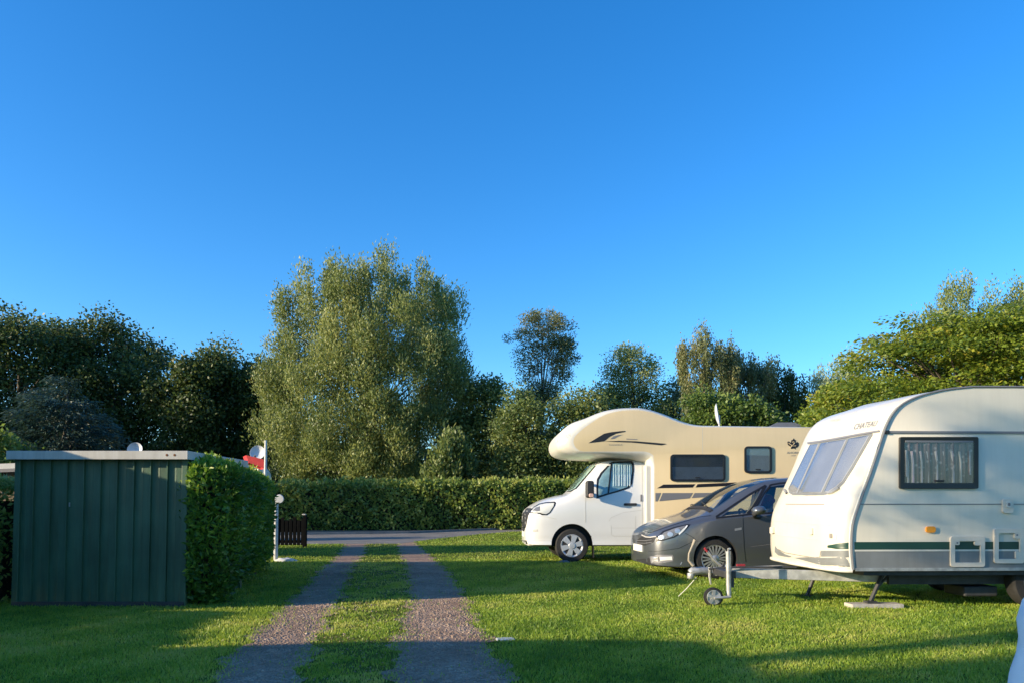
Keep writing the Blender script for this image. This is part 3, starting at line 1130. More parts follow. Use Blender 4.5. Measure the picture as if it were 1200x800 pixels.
# ------------------------------------------------------------------ motorhome
def motorhome():
    F_ = Frame(0.30, 15.05, radians(2.5))
    root = empty('motorhome', (F_.ox, F_.oy, 0), F_.yaw)
    tag(root, 'beige and white motorhome with an overcab bed, parked beyond the grey car', 'motorhome')
    A = [(767, 655), (767, 600), (767, 545), (765.5, 533), (757, 528.7), (735, 528.5), (705, 528.5), (684, 528.5), (677, 526), (673, 521), (672, 516), (673.5, 511.5),
         (677, 507.5), (686, 499.7), (702, 489.2), (715.5, 483.5), (730, 480.7), (744, 480), (752, 480.6), (765, 483.4), (780, 488.8), (796, 495), (810, 498.8), (821, 500)]
    B = [(756, 655), (756, 600), (756, 548), (753, 541), (748, 540.5), (728, 540), (700, 539), (676, 538), (660, 536.8), (649, 533), (645, 526), (646, 518),
         (652, 510), (665, 499.5), (684, 490.6), (703, 483), (722, 479.2), (738, 478.5), (750, 478.8), (764, 482), (780, 487.5), (796, 494), (810, 497.8), (821, 499)]
    a2 = [Vector(p) for p in F_.trs(A, 0)]
    b2 = [Vector(F_.tr(x, y, 1.5 if 6 <= i <= 12 else (1.0 if i in (5, 13) else .38))) for i, (x, y) in enumerate(B)]
    # lower front of the box stays upright
    zt = a2[-1].y
    rear = [Vector((6.75, zt + .0)), Vector((6.86, zt - .08)), Vector((6.9, zt - .3)), Vector((6.88, .9)), Vector((6.85, .42))]

    def smooth_(p):
        return p[:3] + catmull(p[3:], 3) + rear
    a3, b3 = smooth_(a2), smooth_(b2)
    for q in (a3, b3):
        q[0].y = .40
    b3[-5:] = [r + Vector((.03, .02)) for r in rear]
    Wd = 2.26
    vs, outs = [], []
    steps = [0, .006, .02, .05, .10, .17, .26, .38]
    for s_ in steps:
        t = s_ / .38
        e = (1 - (1 - t) ** 2) ** .5
        vs.append(s_)
        outs.append([p.lerp(q, e) for p, q in zip(a3, b3)])
    allv = vs + [Wd / 2] + [Wd - v for v in reversed(vs)]
    allo = outs + [outs[-1]] + list(reversed(outs))
    mb = stacked(allo, allv, 0, 1)
    body = mb.build('living_cabin', [M['beige_paint'], M['fairing']], root, 32)
    sk_ = Skin(F_, body.data)

    def P(pts): return F_.trs(pts, 0)
    # side graphics
    flat('graphic', P([(689.5, 518.7), (698, 513.5), (708, 507.5), (716, 505.8), (728, 504.5), (733, 504.3), (733, 505.4), (722, 507.5), (714, 511.5), (708, 516.5), (697, 517.8)]), 0, M['decal_black'], body)
    flat('graphic', P([(708, 516.6), (725, 515.9), (745, 516.4), (765, 518), (780, 519.3), (781.2, 519.8), (775, 521.2), (760, 519.8), (740, 517.9), (722, 517.3)]), 0, M['decal_black'], body)
    flat('graphic', P([(715, 514), (719, 510.5), (724, 509.2), (730, 508.7), (724, 511), (720, 513.5)]), 0, M['decal_grey'], body)
    flat('graphic', P([(734, 513.3), (747, 514), (747, 514.8), (734, 514.2)]), 0, M['decal_grey'], body)
    flat('graphic', P([(770, 571.4), (777.5, 567.1), (814.5, 566.7), (811.5, 570.6)]), 0, M['decal_black'], body)
    flat('graphic', P([(817.5, 566.6), (866, 564.4), (880, 563.8), (854, 568.7), (815, 570.5)]), 0, M['decal_black'], body)
    flat('graphic', P([(768, 577), (774.5, 577), (770.5, 586.8), (768, 586.8)]), 0, M['decal_grey'], body)
    flat('graphic', P([(776.5, 577), (812, 577), (808, 583.3), (772.5, 586.6)]), 0, M['decal_grey'], body)
    flat('graphic', P([(814, 577), (900, 576), (890, 577.5), (810.5, 583)]), 0, M['decal_grey'], body)
    flat('panel_seam', P([(823, 501), (823.4, 501), (823.4, 531), (823, 531)]), 0, M['seam_light'], body, .002)
    flat('panel_seam', P([(820, 586), (900, 584.5), (900, 585), (820, 586.6)]), 0, M['seam_light'], body, .002)
    # windows
    for (x0, y0, x1, y1, kind) in ((785.3, 531.8, 849.8, 563.4, 0), (872, 522.4, 904.2, 553.8, 1)):
        fo = [tuple(p) for p in P(rrect(x0, y0, x1, y1, 4.2))]
        fi = [tuple(p) for p in P(rrect(x0 + 2.4, y0 + 2.4, x1 - 2.4, y1 - 2.4, 2.6))]
        mb = MB()
        n = len(fo)
        mb.add([(x, -.028, z) for x, z in fo] + [(x, -.028, z) for x, z in fi] + [(x, .002, z) for x, z in fo] + [(x, .002, z) for x, z in fi],
               [(i, (i + 1) % n, n + (i + 1) % n, n + i) for i in range(n)] + [(i, 2 * n + i, 2 * n + (i + 1) % n, (i + 1) % n) for i in range(n)] +
               [(n + i, n + (i + 1) % n, 3 * n + (i + 1) % n, 3 * n + i) for i in range(n)])
        wf = mb.build('window', M['black_trim'], root, 40)
        if kind == 0:
            flat('room_behind', P(rrect(x0 + 2.4, y0 + 2.4, x1 - 2.4, 548, .5)), 0, M['pane_dark'], wf, .004)
            flat('blind', P(rrect(x0 + 2.4, 546.5, x1 - 2.4, y1 - 2.4, .5)), 0, mat('navy_blind', (.085, .095, .13), .5, var=.2), wf, .005)
            flat('furniture', P([(813, 535), (832, 534), (832, 546), (813, 546)]), 0, M['seat_cloth'], wf, .0055)
        else:
            flat('blind', P(rrect(x0 + 2.4, y0 + 2.4, x1 - 2.4, y1 - 2.4, 2.6)), 0, M['pane_grey'], wf, .004)
        flat('pane', P(rrect(x0 + 2.2, y0 + 2.2, x1 - 2.2, y1 - 2.2, 2.6)), -.015, M['glass'], wf, .004)
        cx = (x0 + x1) / 2
        flat('latch', P([(cx - 3, y1 - 5), (cx + 3, y1 - 5), (cx + 3, y1 - 3.5), (cx - 3, y1 - 3.5)]), -.019, M['black_plastic'], wf, .004)
    # leaf emblem: a dark leaf with pale strokes
    lf = [(930, 513.0), (931.6, 515.2), (932.8, 515.0), (932.2, 518.4), (934.2, 517.2), (936, 518.6), (936, 521.2), (934.6, 523.6), (932.2, 524.2), (932.6, 526.2),
          (930.4, 524.8), (927, 525.4), (925.8, 522.4), (923.2, 520.6), (922.6, 517), (924.4, 516.6), (926.6, 518.4), (927.4, 515), (928.6, 515.2)]
    em = flat('emblem', P(lf), 0, M['decal_black'], root)
    mb = MB()
    for st in ([(928.2, 517.6), (930.4, 517), (930.6, 519), (928, 522), (932.6, 521.8)], [(928, 522), (926, 524)], [(924, 518.5), (928, 521.5)]):
        q = [Vector((p[0], -.006, p[1])) for p in P(st)]
        mb.tube(q, .008, 5)
    mb.build('emblem_stroke', M['beige_paint'], em)
    sk_.text('lettering', 'AHORN', ((922, 531.2), (937, 531.2), (922, 528.6)), M['decal_grey'], em)
    sk_.text('lettering', 'CAMP', ((927, 534), (932.4, 534), (927, 532.6)), M['decal_grey'], em)
    sk_.text('lettering', 'CANADA', ((713.6, 521.4), (729.6, 521.4), (713.6, 519.9)), M['decal_grey'], root)
    sk_.text('lettering', 'AHORN', ((652.5, 519), (669, 510.5), (651.5, 514.8)), M['decal_faint'], root, shear=.2)
    # roof fittings: dish on a stalk, two low hatches
    top = zt
    mb = MB()
    dx, dv = F_.tr(838, 486, 1.0)
    mb.T = Matrix.Translation((dx, 1.0, dv)) @ Matrix.Rotation(radians(-20), 4, 'Z') @ Matrix.Rotation(radians(-8), 4, 'Y')
    mb.lathe([(0, .0), (.10, .005), (.18, .022), (.245, .055), (.255, .062), (.245, .07), (.10, .03), (0, .025)], (0, 0, 0), 28, 'x')
    mb.T = None
    o = mb.build('satellite_dish', M['dish'], root, 50)
    o.data.transform(Matrix.Identity(4))
    mb = MB().tube([(dx + .09, 1.0, top - .02), (dx + .09, 1.0, dv)], .02, 8)
    mb.build('dish_mast', M['dish'], o)
    for px in (818, 908):
        ux, _ = F_.tr(px, 499, .8)
        mb = MB().box(ux - .18, ux + .18, .7, 1.1, top - .01, top + .065)
        mb.build('roof_hatch', M['fairing'], root, None, .02)
    # ---- cab
    cen = Wd / 2
    def R(zb, wb, w_, zm, zs, wr, zr, zt_):
        return [(0, zb), (wb, zb), (w_ - .01, zb + .14), (w_, zm), (w_ - .005, zs), (wr, zr), (wr * .55, zt_ - .015), (0, zt_)]
    keys = [(0.0, R(.36, .50, .62, .55, .80, .52, .98, 1.02)), (.05, R(.34, .70, .80, .58, .88, .66, 1.05, 1.10)),
            (.16, R(.33, .82, .91, .62, .98, .76, 1.12, 1.18)), (.38, R(.33, .88, .965, .66, 1.06, .82, 1.21, 1.29)),
            (.70, R(.33, .9, .985, .7, 1.14, .86, 1.30, 1.38)), (.93, R(.33, .9, .99, .7, 1.20, .87, 1.38, 1.44)),
            (1.18, R(.33, .9, .99, .75, 1.24, .85, 1.60, 1.72)), (1.50, R(.33, .9, .99, .78, 1.28, .82, 1.92, 2.06)),
            (1.75, R(.33, .9, .99, .78, 1.3, .82, 2.02, 2.13)), (2.30, R(.33, .9, .99, .78, 1.3, .82, 2.04, 2.14)), (2.70, R(.33, .9, .99, .78, 1.3, .82, 2.04, 2.14))]
    us = [0, .012, .03, .05, .08, .12, .16, .22, .3, .38, .5, .6, .7, .8, .87, .93, .99, 1.05, 1.12, 1.18, 1.26, 1.34, 1.42, 1.5, 1.58, 1.66, 1.75, 2.0, 2.3, 2.7]
    me = loft(keys, us, cen, 0)
    skin = Skin(F_, me)
    cvn = cen - .99
    wc = F_.tr(670.4, 637.5, cvn)
    wcu, wr_ = wc[0], .345
    cut = MB().lathe([(0, -.3), (.425, -.3), (.425, .34), (0, .34)], (wcu, 0.1, .37), 48).mesh('cut')
    cut2 = MB().lathe([(0, 0), (.425, 0), (.425, .6), (0, .6)], (wcu, Wd - .45, .37), 48).mesh('cut')
    me2 = boolean(me, [cut, cut2])
    me2.materials.clear(); me2.materials.append(M['white_paint']); me2.materials.append(M['black_plastic'])
    for p in me2.polygons:
        p.material_index = 0
        c = p.center
        rr = sqrt((c.x - wcu) ** 2 + (c.z - .37) ** 2)
        if rr < .43 and c.y < Wd * .5 and c.y > cvn - .02 and c.z < .84: p.material_index = 1
    cab = finish('cab', me2, root, 35, recalc=False)
    for yy, kind in ((cvn + .012, 'hubcap'),):
        wheel((wcu, yy, wr_), wr_, .235, .22, kind, root)
    wheel((wcu, Wd - .36, wr_), wr_, .235, .22, 'hubcap', root)
    wheel((5.2, .02, wr_), wr_, .235, .22, 'hubcap', root)
    MB().box(wcu + .44, wcu + .46, cvn + .03, cvn + .25, .10, .40).build('mud_flap', M['black_plastic'], root)
    # door outline and its window
    dw = [(699, 583.6), (698.8, 570), (699.5, 561), (704, 553.2), (715, 541.8), (719, 540.2), (740, 539.8), (742.6, 542), (743, 551), (741, 566.5), (737, 571.6), (724, 576), (712, 579.3)]
    fr = skin.patch('door_window', dw, M['black_trim'], root, .006, .01, 14, 8)
    inner = [(701.3, 580.5), (701.2, 570), (702, 562), (706.2, 554.6), (716.2, 543.6), (720, 542.4), (739.2, 542), (740.4, 544), (740.6, 551), (738.8, 565), (735, 570), (724, 573.9), (712, 577.3)]
    bl = skin.patch('curtain', inner, M['cab_curtain'], fr, .009, .002, 14, 8)
    mbx = MB()
    for k, px in enumerate(np.linspace(719, 737, 9)):
        q = []
        for yy in np.linspace(544, 569 - (px - 719) * .0, 5):
            h = skin.hit(px + (k % 3) * .5, yy)
            if h: q.append(h[0] + Vector((0, -.012, 0)))
        mbx.tube(q, .012, 6)
    mbx.build('curtain_fold', mat('pale_curtain', (.45, .55, .60), .8), fr)
    skin.patch('pane', inner, M['glass'], fr, .022, .003, 14, 8)
    skin.strip('pane_divider', [(716.4, 543), (714.4, 562), (712.6, 578.6)], 1.8, M['black_trim'], fr, .026)
    dl = [(686.5, 572), (686, 590), (686.2, 612)]
    for seg in (dl, [(752.5, 545), (752.8, 600), (752.5, 634)], [(695, 641), (752, 638.5)]):
        skin.strip('door_seam', seg, .5, M['seam_light'], cab)
    for seg in ([(713.5, 610), (716, 606), (730, 600), (752, 597)], [(716, 615), (716.5, 626), (719, 627.5), (744, 627.5), (745, 604)], [(716, 618), (744, 618)]):
        skin.strip('door_seam', seg, .35, M['seam_light'], cab, .002)
    skin.patch('door_handle', rrect(731, 589, 746, 591.8, 1), M['black_plastic'], root, .03, .03, 3, 6)
    skin.patch('indicator', rrect(750.4, 579, 752.4, 587, .5), M['decal_grey'], root, .012, .012, 3, 3)
    # windscreen: silver blind behind the glass
    ws = [(661.5, 574.2), (691.5, 541.5), (699, 541.5), (697, 545), (674, 571.5), (668, 574.4)]
    sc_ = skin.patch('windscreen', [(658.5, 575.6), (690, 540.3), (700.5, 540.3), (698, 546), (675.5, 572.6), (669, 575.6)], M['black_trim'], root, .004, .006, 12, 8)
    skin.patch('thermal_blind', ws, M['thermal'], sc_, .007, .002, 12, 8)
    skin.patch('pane', ws, M['glass'], sc_, .016, .003, 12, 8)
    # headlight, grille, lower intake, emblem
    hl = [(620, 600.2), (625, 593.5), (632, 589.4), (640, 587.8), (650, 587.2), (651.6, 588.6), (650.5, 592), (645, 600.4), (641, 603.2), (635, 603), (631, 600.5), (626, 601.5)]
    h_ = skin.patch('headlight', hl, M['black_trim'], root, .004, .008, 10, 8)
    hl2 = [(622, 599.6), (626, 594.6), (633, 590.6), (641, 589.2), (649.6, 588.8), (648.6, 592.6), (643.6, 600), (640, 601.8), (635.5, 601.4), (631, 599), (626, 600)]
    skin.patch('reflector', hl2, M['plate'], h_, .008, .002, 10, 8)
    skin.patch('reflector', [(624, 598), (628, 594.5), (633, 593), (633, 598), (629, 598.8)], M['decal_grey'], h_, .011, .002, 5, 5)
    skin.patch('lens', hl2, M['lens'], h_, .018, .003, 10, 8)
    gr = [(611.5, 594.8), (621, 594.6), (624.5, 595.5), (621, 600), (619, 604), (616.5, 616), (614, 622.5), (609, 622.5), (608.4, 612), (609.5, 602)]
    gp = skin.patch('grille', gr, M['black_plastic'], root, .004, .01, 12, 8)
    for yy, x0, x1 in ((599.5, 609.6, 621), (605.5, 608.6, 618.6), (611.5, 608.3, 617.2), (617, 608.6, 616)):
        skin.strip('grille_bar', [(x0, yy + .6), ((x0 + x1) / 2, yy + .2), (x1, yy)], .9, M['chrome'], gp, .012)
    skin.patch('lower_intake', [(610.5, 631.5), (617, 632.5), (619.2, 638.6), (610.5, 638.4)], M['black_plastic'], root, .004, .01, 4, 4)
    MB().box(-.02, -.001, cen - .26, cen + .26, .50, .61).build('number_plate', M['plate'], root, None, .004)
    skin.strip('bumper_seam', [(621, 603.5), (629, 603.8), (640, 605), (652, 607.5)], .4, M['seam_light'], cab)
    skin.strip('bumper_seam', [(618, 632), (630, 633), (645, 633)], .5, M['seam_light'], cab)
    skin.strip('bumper_seam', [(618, 640.4), (632, 642.8), (646, 643.2)], 2.0, M['black_plastic'], cab)
    hh_ = [skin.hit(x, y) for x, y in ((654, 576.6), (660, 575.2), (668, 574.4))]
    MB().tube([h[0] + h[1] * .02 for h in hh_ if h], .012, 6).build('wiper', M['black_plastic'], root)
    skin.patch('fog_panel', [(624, 620), (630, 619.5), (630.5, 622.2), (624.5, 622.6)], M['seam_light'], root, .003, .004, 3, 3)
    # mirror standing off the door
    mu, mz = F_.tr(692, 572.5, cvn - .16)
    mr = MB().tube([(mu + .06, cvn + .05, mz - .12), (mu + .03, cvn - .12, mz - .10)], [.05, .04], 8).build('mirror_arm', M['black_plastic'], root, 40)
    MB().tube([(mu + .06, cvn + .05, mz + .10), (mu + .03, cvn - .12, mz + .08)], [.03, .03], 8).build('mirror_arm', M['black_plastic'], root, 40)
    mb = MB()
    pr = rrect(mu - .10, mz - .18, mu + .06, mz + .17, .05)
    mb.prism(pr, cvn - .27, cvn - .09)
    mb.build('mirror', M['black_plastic'], mr, 40, .03)
    MB().prism(rrect(mu - .05, mz - .17, mu + .05, mz - .09, .03), cvn - .285, cvn - .26).build('indicator', mat('pale_indicator', (.6, .38, .30), .3), mr, 40, .01)
    # skirt joining the cab and living cabin, rear bumper, underside
    MB().box(2.62, 6.8, .10, Wd - .1, .32, .46).build('chassis', M['dark_steel'], root)
    MB().box(2.45, 2.75, .06, .16, .38, 2.0).build('cab_joint', M['fairing'], root, None, .03)
    # ramp under the front wheel
    r_ = MB().prism([(wcu - .32, 0), (wcu - .02, 0), (wcu - .1, .05), (wcu - .16, .05)], cvn - .04, cvn + .2).build('levelling_ramp', M['blue_plastic'])
    r_.matrix_world = F_.M
    tag(r_, 'small blue grey ramp on the grass against the motorhome front wheel', 'ramp')
    return root


motorhome()


# ------------------------------------------------------------------ grey people carrier
def car():
    F_ = Frame(2.26, 11.75, radians(6))
    root = empty('parked_car', (F_.ox, F_.oy, 0), F_.yaw)
    tag(root, 'dark grey people carrier parked between the motorhome and the touring caravan', 'car')
    cen = .93
    def R(zb, wb, w_, zm, zs, wr, zr, zt_):
        return [(0, zb), (wb, zb), (w_ - .015, zb + .10), (w_, zm), (w_ - .012, zs - .03), (w_ - .04, zs + .01), (wr, zr), (wr * .6, zt_ - .02), (0, zt_)]
    keys = [(0.0, R(.22, .42, .50, .44, .58, .40, .655, .68)), (.05, R(.20, .58, .66, .46, .64, .52, .71, .735)),
            (.17, R(.19, .70, .79, .50, .70, .62, .79, .83)), (.4, R(.18, .78, .875, .54, .80, .70, .885, .93)),
            (.7, R(.18, .80, .905, .58, .88, .75, .96, 1.02)), (.95, R(.18, .82, .915, .60, .93, .77, 1.02, 1.10)),
            (1.2, R(.18, .82, .915, .62, .965, .745, 1.13, 1.255)), (1.45, R(.18, .82, .915, .62, .99, .70, 1.285, 1.41)),
            (1.75, R(.18, .82, .915, .62, 1.01, .665, 1.435, 1.545)), (2.05, R(.18, .82, .915, .62, 1.03, .65, 1.52, 1.63)),
            (2.5, R(.18, .82, .915, .62, 1.05, .64, 1.57, 1.67)), (3.2, R(.18, .82, .915, .62, 1.07, .63, 1.57, 1.67)),
            (4.0, R(.2, .82, .91, .62, 1.09, .61, 1.50, 1.60)), (4.4, R(.22, .78, .87, .62, 1.06, .58, 1.30, 1.40)), (4.6, R(.26, .7, .80, .6, .94, .56, 1.02, 1.06)), (4.66, R(.3, .6, .7, .58, .86, .5, .92, .94))]
    us = [0, .01, .025, .05, .08, .12, .17, .24, .32, .4, .5, .6, .7, .78, .86, .95, 1.03, 1.12, 1.2, 1.28, 1.36, 1.45, 1.55, 1.65, 1.75, 1.85, 1.95, 2.05, 2.2, 2.5, 2.85, 3.2, 3.6, 4.0, 4.2, 4.4, 4.5, 4.6, 4.66]
    me = loft(keys, us, cen, 0)
    skin = Skin(F_, me)
    wc = F_.tr(838.5, 655, .03)
    wu, wr_ = wc[0], .322
    # cabin hollow
    kc = []
    for u, zt_, zr in ((1.12, 1.10, .99), (1.45, 1.34, 1.21), (1.75, 1.48, 1.37), (2.05, 1.57, 1.46), (2.5, 1.62, 1.51), (3.2, 1.62, 1.51), (4.0, 1.54, 1.44), (4.3, 1.36, 1.26)):
        wr2 = {1.12: .70, 1.45: .64, 1.75: .61, 2.05: .59, 2.5: .585, 3.2: .575, 4.0: .555, 4.3: .52}[u]
        kc.append((u, [(0, .40), (.74, .40), (.82, .5), (.82, .62), (.82, .85), (.78, .95 if u > 1.2 else .93), (wr2, zr), (wr2 * .6, zt_ - .01), (0, zt_)]))
    cav = loft(kc, [1.12, 1.28, 1.45, 1.6, 1.75, 1.9, 2.05, 2.5, 3.2, 4.0, 4.3], cen, 0)
    qw = [(842, 604.2), (860, 592.6), (878, 581.2), (892.5, 572.8), (887.5, 581), (881, 591), (874, 600.2)]
    fw = [(884, 598.8), (892, 586), (899, 575.4), (904, 570), (914, 568.2), (926, 567), (926, 597), (900, 599.5), (884, 600.6)]
    cutters = [cav]
    for poly in (qw, fw):
        cutters.append(MB().prism(F_.trs(poly, .2), -.4, 2.4).mesh('cut'))
    rear_w = [(2.75, 1.10), (2.75, 1.50), (3.45, 1.50), (3.5, 1.12)]
    cutters.append(MB().prism(rear_w, -.4, 2.4).mesh('cut'))
    # windscreen opening: slab following the screen
    def hexa(a, b, wa, wb, t0, t1):
        d_ = (Vector(b) - Vector(a)).normalized(); nn = Vector((-d_.y, d_.x))
        vs = []
        for t in (t0, t1):
            for p, w_ in ((a, wa), (b, wb)):
                q = Vector(p) + nn * t
                vs += [(q.x, cen - w_, q.y), (q.x, cen + w_, q.y)]
        m = MB(); m.add(vs, [(0, 1, 3, 2), (4, 6, 7, 5), (0, 4, 5, 1), (1, 5, 7, 3), (3, 7, 6, 2), (2, 6, 4, 0)])
        return m.mesh('cut')
    cutters.append(hexa((1.08, 1.16), (1.93, 1.585), .63, .54, -.14, .2))
    cutters.append(MB().lathe([(0, -.3), (.36, -.3), (.36, .30), (0, .30)], (wu, 0.0, .335), 48).mesh('cut'))
    cutters.append(MB().lathe([(0, 0), (.36, 0), (.36, .5), (0, .5)], (wu, 1.56, .335), 48).mesh('cut'))
    me2 = boolean(me, cutters)
    me2.materials.clear(); me2.materials.append(M['car_paint']); me2.materials.append(M['black_plastic']); me2.materials.append(M['seat_cloth'])
    for p in me2.polygons:
        p.material_index = 0
        c = p.center
        if sqrt((c.x - wu) ** 2 + (c.z - .335) ** 2) < .362 and c.z < .72 and .02 < c.y < 1.84: p.material_index = 1
    body = finish('body', me2, root, 32, recalc=False)
    # inside: dashboard, seats
    MB().box(1.14, 1.6, .2, 1.66, .42, .93).build('dashboard', M['seat_cloth'], root, None, .04)
    for v0 in (.25, 1.05):
        mb = MB()
        mb.T = Matrix.Translation((2.25, v0 + .27, .45)) @ Matrix.Rotation(radians(14), 4, 'Y')
        mb.box(-.06, .08, -.25, .25, .05, .72)
        mb.box(-.03, .06, -.13, .13, .76, .96)
        mb.T = None
        mb.box(1.75, 2.25, v0 + .02, v0 + .52, .42, .58)
        mb.build('seat', M['seat_cloth'], root, None, .04)
    mb = MB(); mb.T = Matrix.Translation((1.72, 1.32 - .8, .95)) @ Matrix.Rotation(radians(65), 4, 'Y')
    prof = [(.185 + .016 * cos(a), .016 * sin(a)) for a in np.linspace(0, 2 * pi, 9)]
    mb.lathe(prof, (0, 0, 0), 24, 'z'); mb.build('steering_wheel', M['black_plastic'], root, 50)
    # glazing and its trims
    qb = [(838, 606), (860, 591.2), (880, 577.8), (896.5, 568.6), (900, 568), (889, 584), (880.5, 597.5), (876.5, 601.6)]
    fb = [(881, 601.6), (890, 586.5), (898, 573.6), (903.5, 567.6), (914, 565.8), (928, 564.6), (928, 598), (900, 600.4), (881, 602.4)]
    for poly, hole in ((qb, qw), (fb, fw)):
        g1 = skin.patch('side_window', [(x, y) for x, y in hole], M['glass_car'], root, -.004, .004, 8, 6)
    mb = skin.strip('x', [(839, 606.2), (860, 604.2), (878, 602), (906, 600.2), (924, 598.8)], 1.5, None, None, ret=True, off=.008)
    mb.build('belt_moulding', M['black_trim'], root)
    for pts, wd in (([(839, 605), (860, 591), (880, 577.8), (897, 568.2)], 2.0), ([(897, 568.2), (890, 582), (882, 595), (876, 601.5)], 3.4), ([(903, 567.6), (914, 565.6), (928, 564.4)], 1.6), ([(903, 567.6), (896, 577), (884, 597)], 1.8)):
        skin.strip('window_surround', pts, wd, M['black_trim'], root, .006)
    wsp = [(812, 599.5), (822, 591.5), (843, 577.5), (863, 566.5), (868, 565), (884, 566), (887, 566.8), (876, 573.5), (850, 590.5), (836, 601.5), (828, 602)]
    # windscreen pane laid on the body's own surface (found from above)
    t_ = skin.t
    mb = MB(); grid = []
    for i in range(13):
        f = i / 12
        u = 1.04 + (1.98 - 1.04) * f
        hw = .67 + (.575 - .67) * f
        row = []
        for k in range(13):
            v = cen - hw + 2 * hw * k / 12
            h = t_.ray_cast(Vector((u, v, 3)), Vector((0, 0, -1)))
            row.append(h[0] + h[1] * .006 if h[0] else Vector((u, v, 1)))
        grid.append(row)
    vs = [p for r in grid for p in r]
    mb.add(vs, [(i * 13 + k, i * 13 + k + 1, (i + 1) * 13 + k + 1, (i + 1) * 13 + k) for i in range(12) for k in range(12)])
    wsn = mb.build('windscreen', M['glass_car'], root, 60)
    # black band round the screen foot and the wipers
    mb = MB()
    for u0, u1 in ((.99, 1.06),):
        vs = []
        for k in range(17):
            v = cen - .68 + 1.36 * k / 16
            for u in (u0, u1):
                h = t_.ray_cast(Vector((u, v, 3)), Vector((0, 0, -1)))
                vs.append(h[0] + Vector((0, 0, .012)))
        mb.add(vs, [(2 * k, 2 * k + 2, 2 * k + 3, 2 * k + 1) for k in range(16)])
    mb.build('scuttle', M['black_plastic'], root)
    for v0, v1 in ((.45, 1.0), (1.05, 1.55)):
        q = []
        for k in range(6):
            v = v0 + (v1 - v0) * k / 5
            h = t_.ray_cast(Vector((1.04 + .10 * k / 5, v, 3)), Vector((0, 0, -1)))
            q.append(h[0] + Vector((0, 0, .025)))
        MB().tube(q, .009, 6).build('wiper', M['black_plastic'], root)
    # nose
    hl = [(768.6, 634), (768.8, 629.4), (777, 621.6), (790, 617), (803, 614), (809.4, 613.8), (806, 618), (801, 623), (790, 629.4), (778, 632.8)]
    h_ = skin.patch('headlight', hl, M['black_trim'], root, .003, .008, 10, 10)
    hl2 = [(770.6, 632.4), (771.5, 629.4), (778.5, 623.2), (790, 618.8), (802, 615.6), (804.4, 615.8), (799.5, 621.8), (789.6, 627.8), (778, 631.4)]
    skin.patch('reflector', hl2, M['decal_grey'], h_, .006, .002, 8, 8)
    for c in ((775.5, 629), (785.5, 625.5), (794, 621.5)):
        skin.patch('reflector', [(c[0] + 3.4 * cos(a), c[1] + 2.7 * sin(a)) for a in np.linspace(0, 2 * pi, 13)[:-1]], M['alloy'], h_, .012, .008, 6, 6)
    skin.patch('running_lamp', [(795, 624.6), (801, 618.5), (804.6, 615.8), (806, 615.6), (801, 621.6), (796, 626)], mat('running_lamp', (.8, .8, .8), .2), h_, .012, .006, 5, 4)
    skin.patch('lens', hl2, M['lens'], h_, .022, .003, 8, 8)
    gr = [(747, 631.5), (754, 627), (762, 627.6), (768.6, 629.6), (766, 634.6), (757, 638.4), (746.6, 639)]
    gp = skin.patch('grille', gr, M['black_plastic'], root, .003, .01, 8, 8)
    skin.strip('chrome_bar', [(752.4, 626.6), (757, 628.6), (763, 629), (769.5, 628.2)], 1.2, M['decal_faint'], gp, .014)
    for yy in (632.5, 635.5):
        skin.strip('grille_bar', [(747, yy), (756, yy + .4), (764.5, yy - .6)], .6, M['decal_grey'], gp, .012)
    skin.patch('lower_intake', [(746, 654.5), (752, 655), (761, 652.5), (763, 659.6), (755, 661.4), (746.4, 658.5)], M['black_plastic'], root, .003, .01, 6, 6)
    fgp = skin.patch('fog_lamp_recess', [(761.5, 651.6), (770, 649.4), (788, 649.4), (789.5, 652), (789, 657), (776, 659.4), (763, 659.4)], M['decal_grey'], root, .003, .01, 6, 8)
    skin.patch('fog_lamp', [(773, 651.8), (787.5, 651.4), (788, 655.6), (774, 656.6)], mat('fog_lamp_lens', (.72, .72, .7), .2, coat=.5), fgp, .008, .006, 4, 6)
    skin.patch('fog_lamp', [(763.5, 652.6), (771.5, 651.8), (771.5, 657.4), (764.6, 658.4)], M['alloy'], fgp, .008, .006, 4, 4)
    MB().box(-.022, -.001, cen - .26, cen + .26, .40, .515).build('number_plate', M['plate'], root, None, .004)
    skin.strip('front_lip', [(746.6, 661), (756, 665), (778, 669.6), (806, 670.4)], 2.6, M['black_plastic'], root, .012)
    skin.strip('front_lip', [(750, 660.6), (762, 663.8), (780, 666.4), (796, 664), (799, 658)], .8, M['alloy'], root, .006)
    # seams
    for seg in ([(870.5, 603.4), (871, 620), (872, 640), (874, 658)], [(755, 621.6), (762, 623.5), (777, 618.5), (800, 611), (820, 605), (833, 603.5)], [(803, 624), (812, 629), (817, 634)], [(757, 645), (770, 645.5), (795, 642), (812, 634)]):
        skin.strip('panel_seam', seg, .5, M['black_trim'], body)
    skin.strip('side_crease', [(880, 640), (905, 637)], .5, M['decal_grey'], body)
    skin.patch('side_badge', [(861, 618.8), (869, 617.4), (869, 620), (861.2, 621.4)], M['alloy'], root, .005, .005, 3, 4)
    # sills
    MB().box(wu + .45, 3.2, .03, .10, .19, .27).build('sill', M['black_plastic'], root, None, .015)
    # mirror
    mu, mz = F_.tr(889, 597.4, -.13)
    mb = MB()
    mb.tube([(mu + .10, .06, mz - .11), (mu - .02, -.03, mz - .10), (mu - .06, -.10, mz - .05)], [.04, .035, .04], 8)
    mr = mb.build('mirror_arm', M['black_plastic'], root, 50)
    mb = MB()
    mb.T = Matrix.Translation((mu, -.13, mz)) @ Matrix.Rotation(radians(-8), 4, 'Y')
    prof = [(0, -.10), (.045, -.095), (.07, -.06), (.078, 0), (.075, .06), (.06, .085), (0, .085)]
    n = 20
    vs, fs = [], []
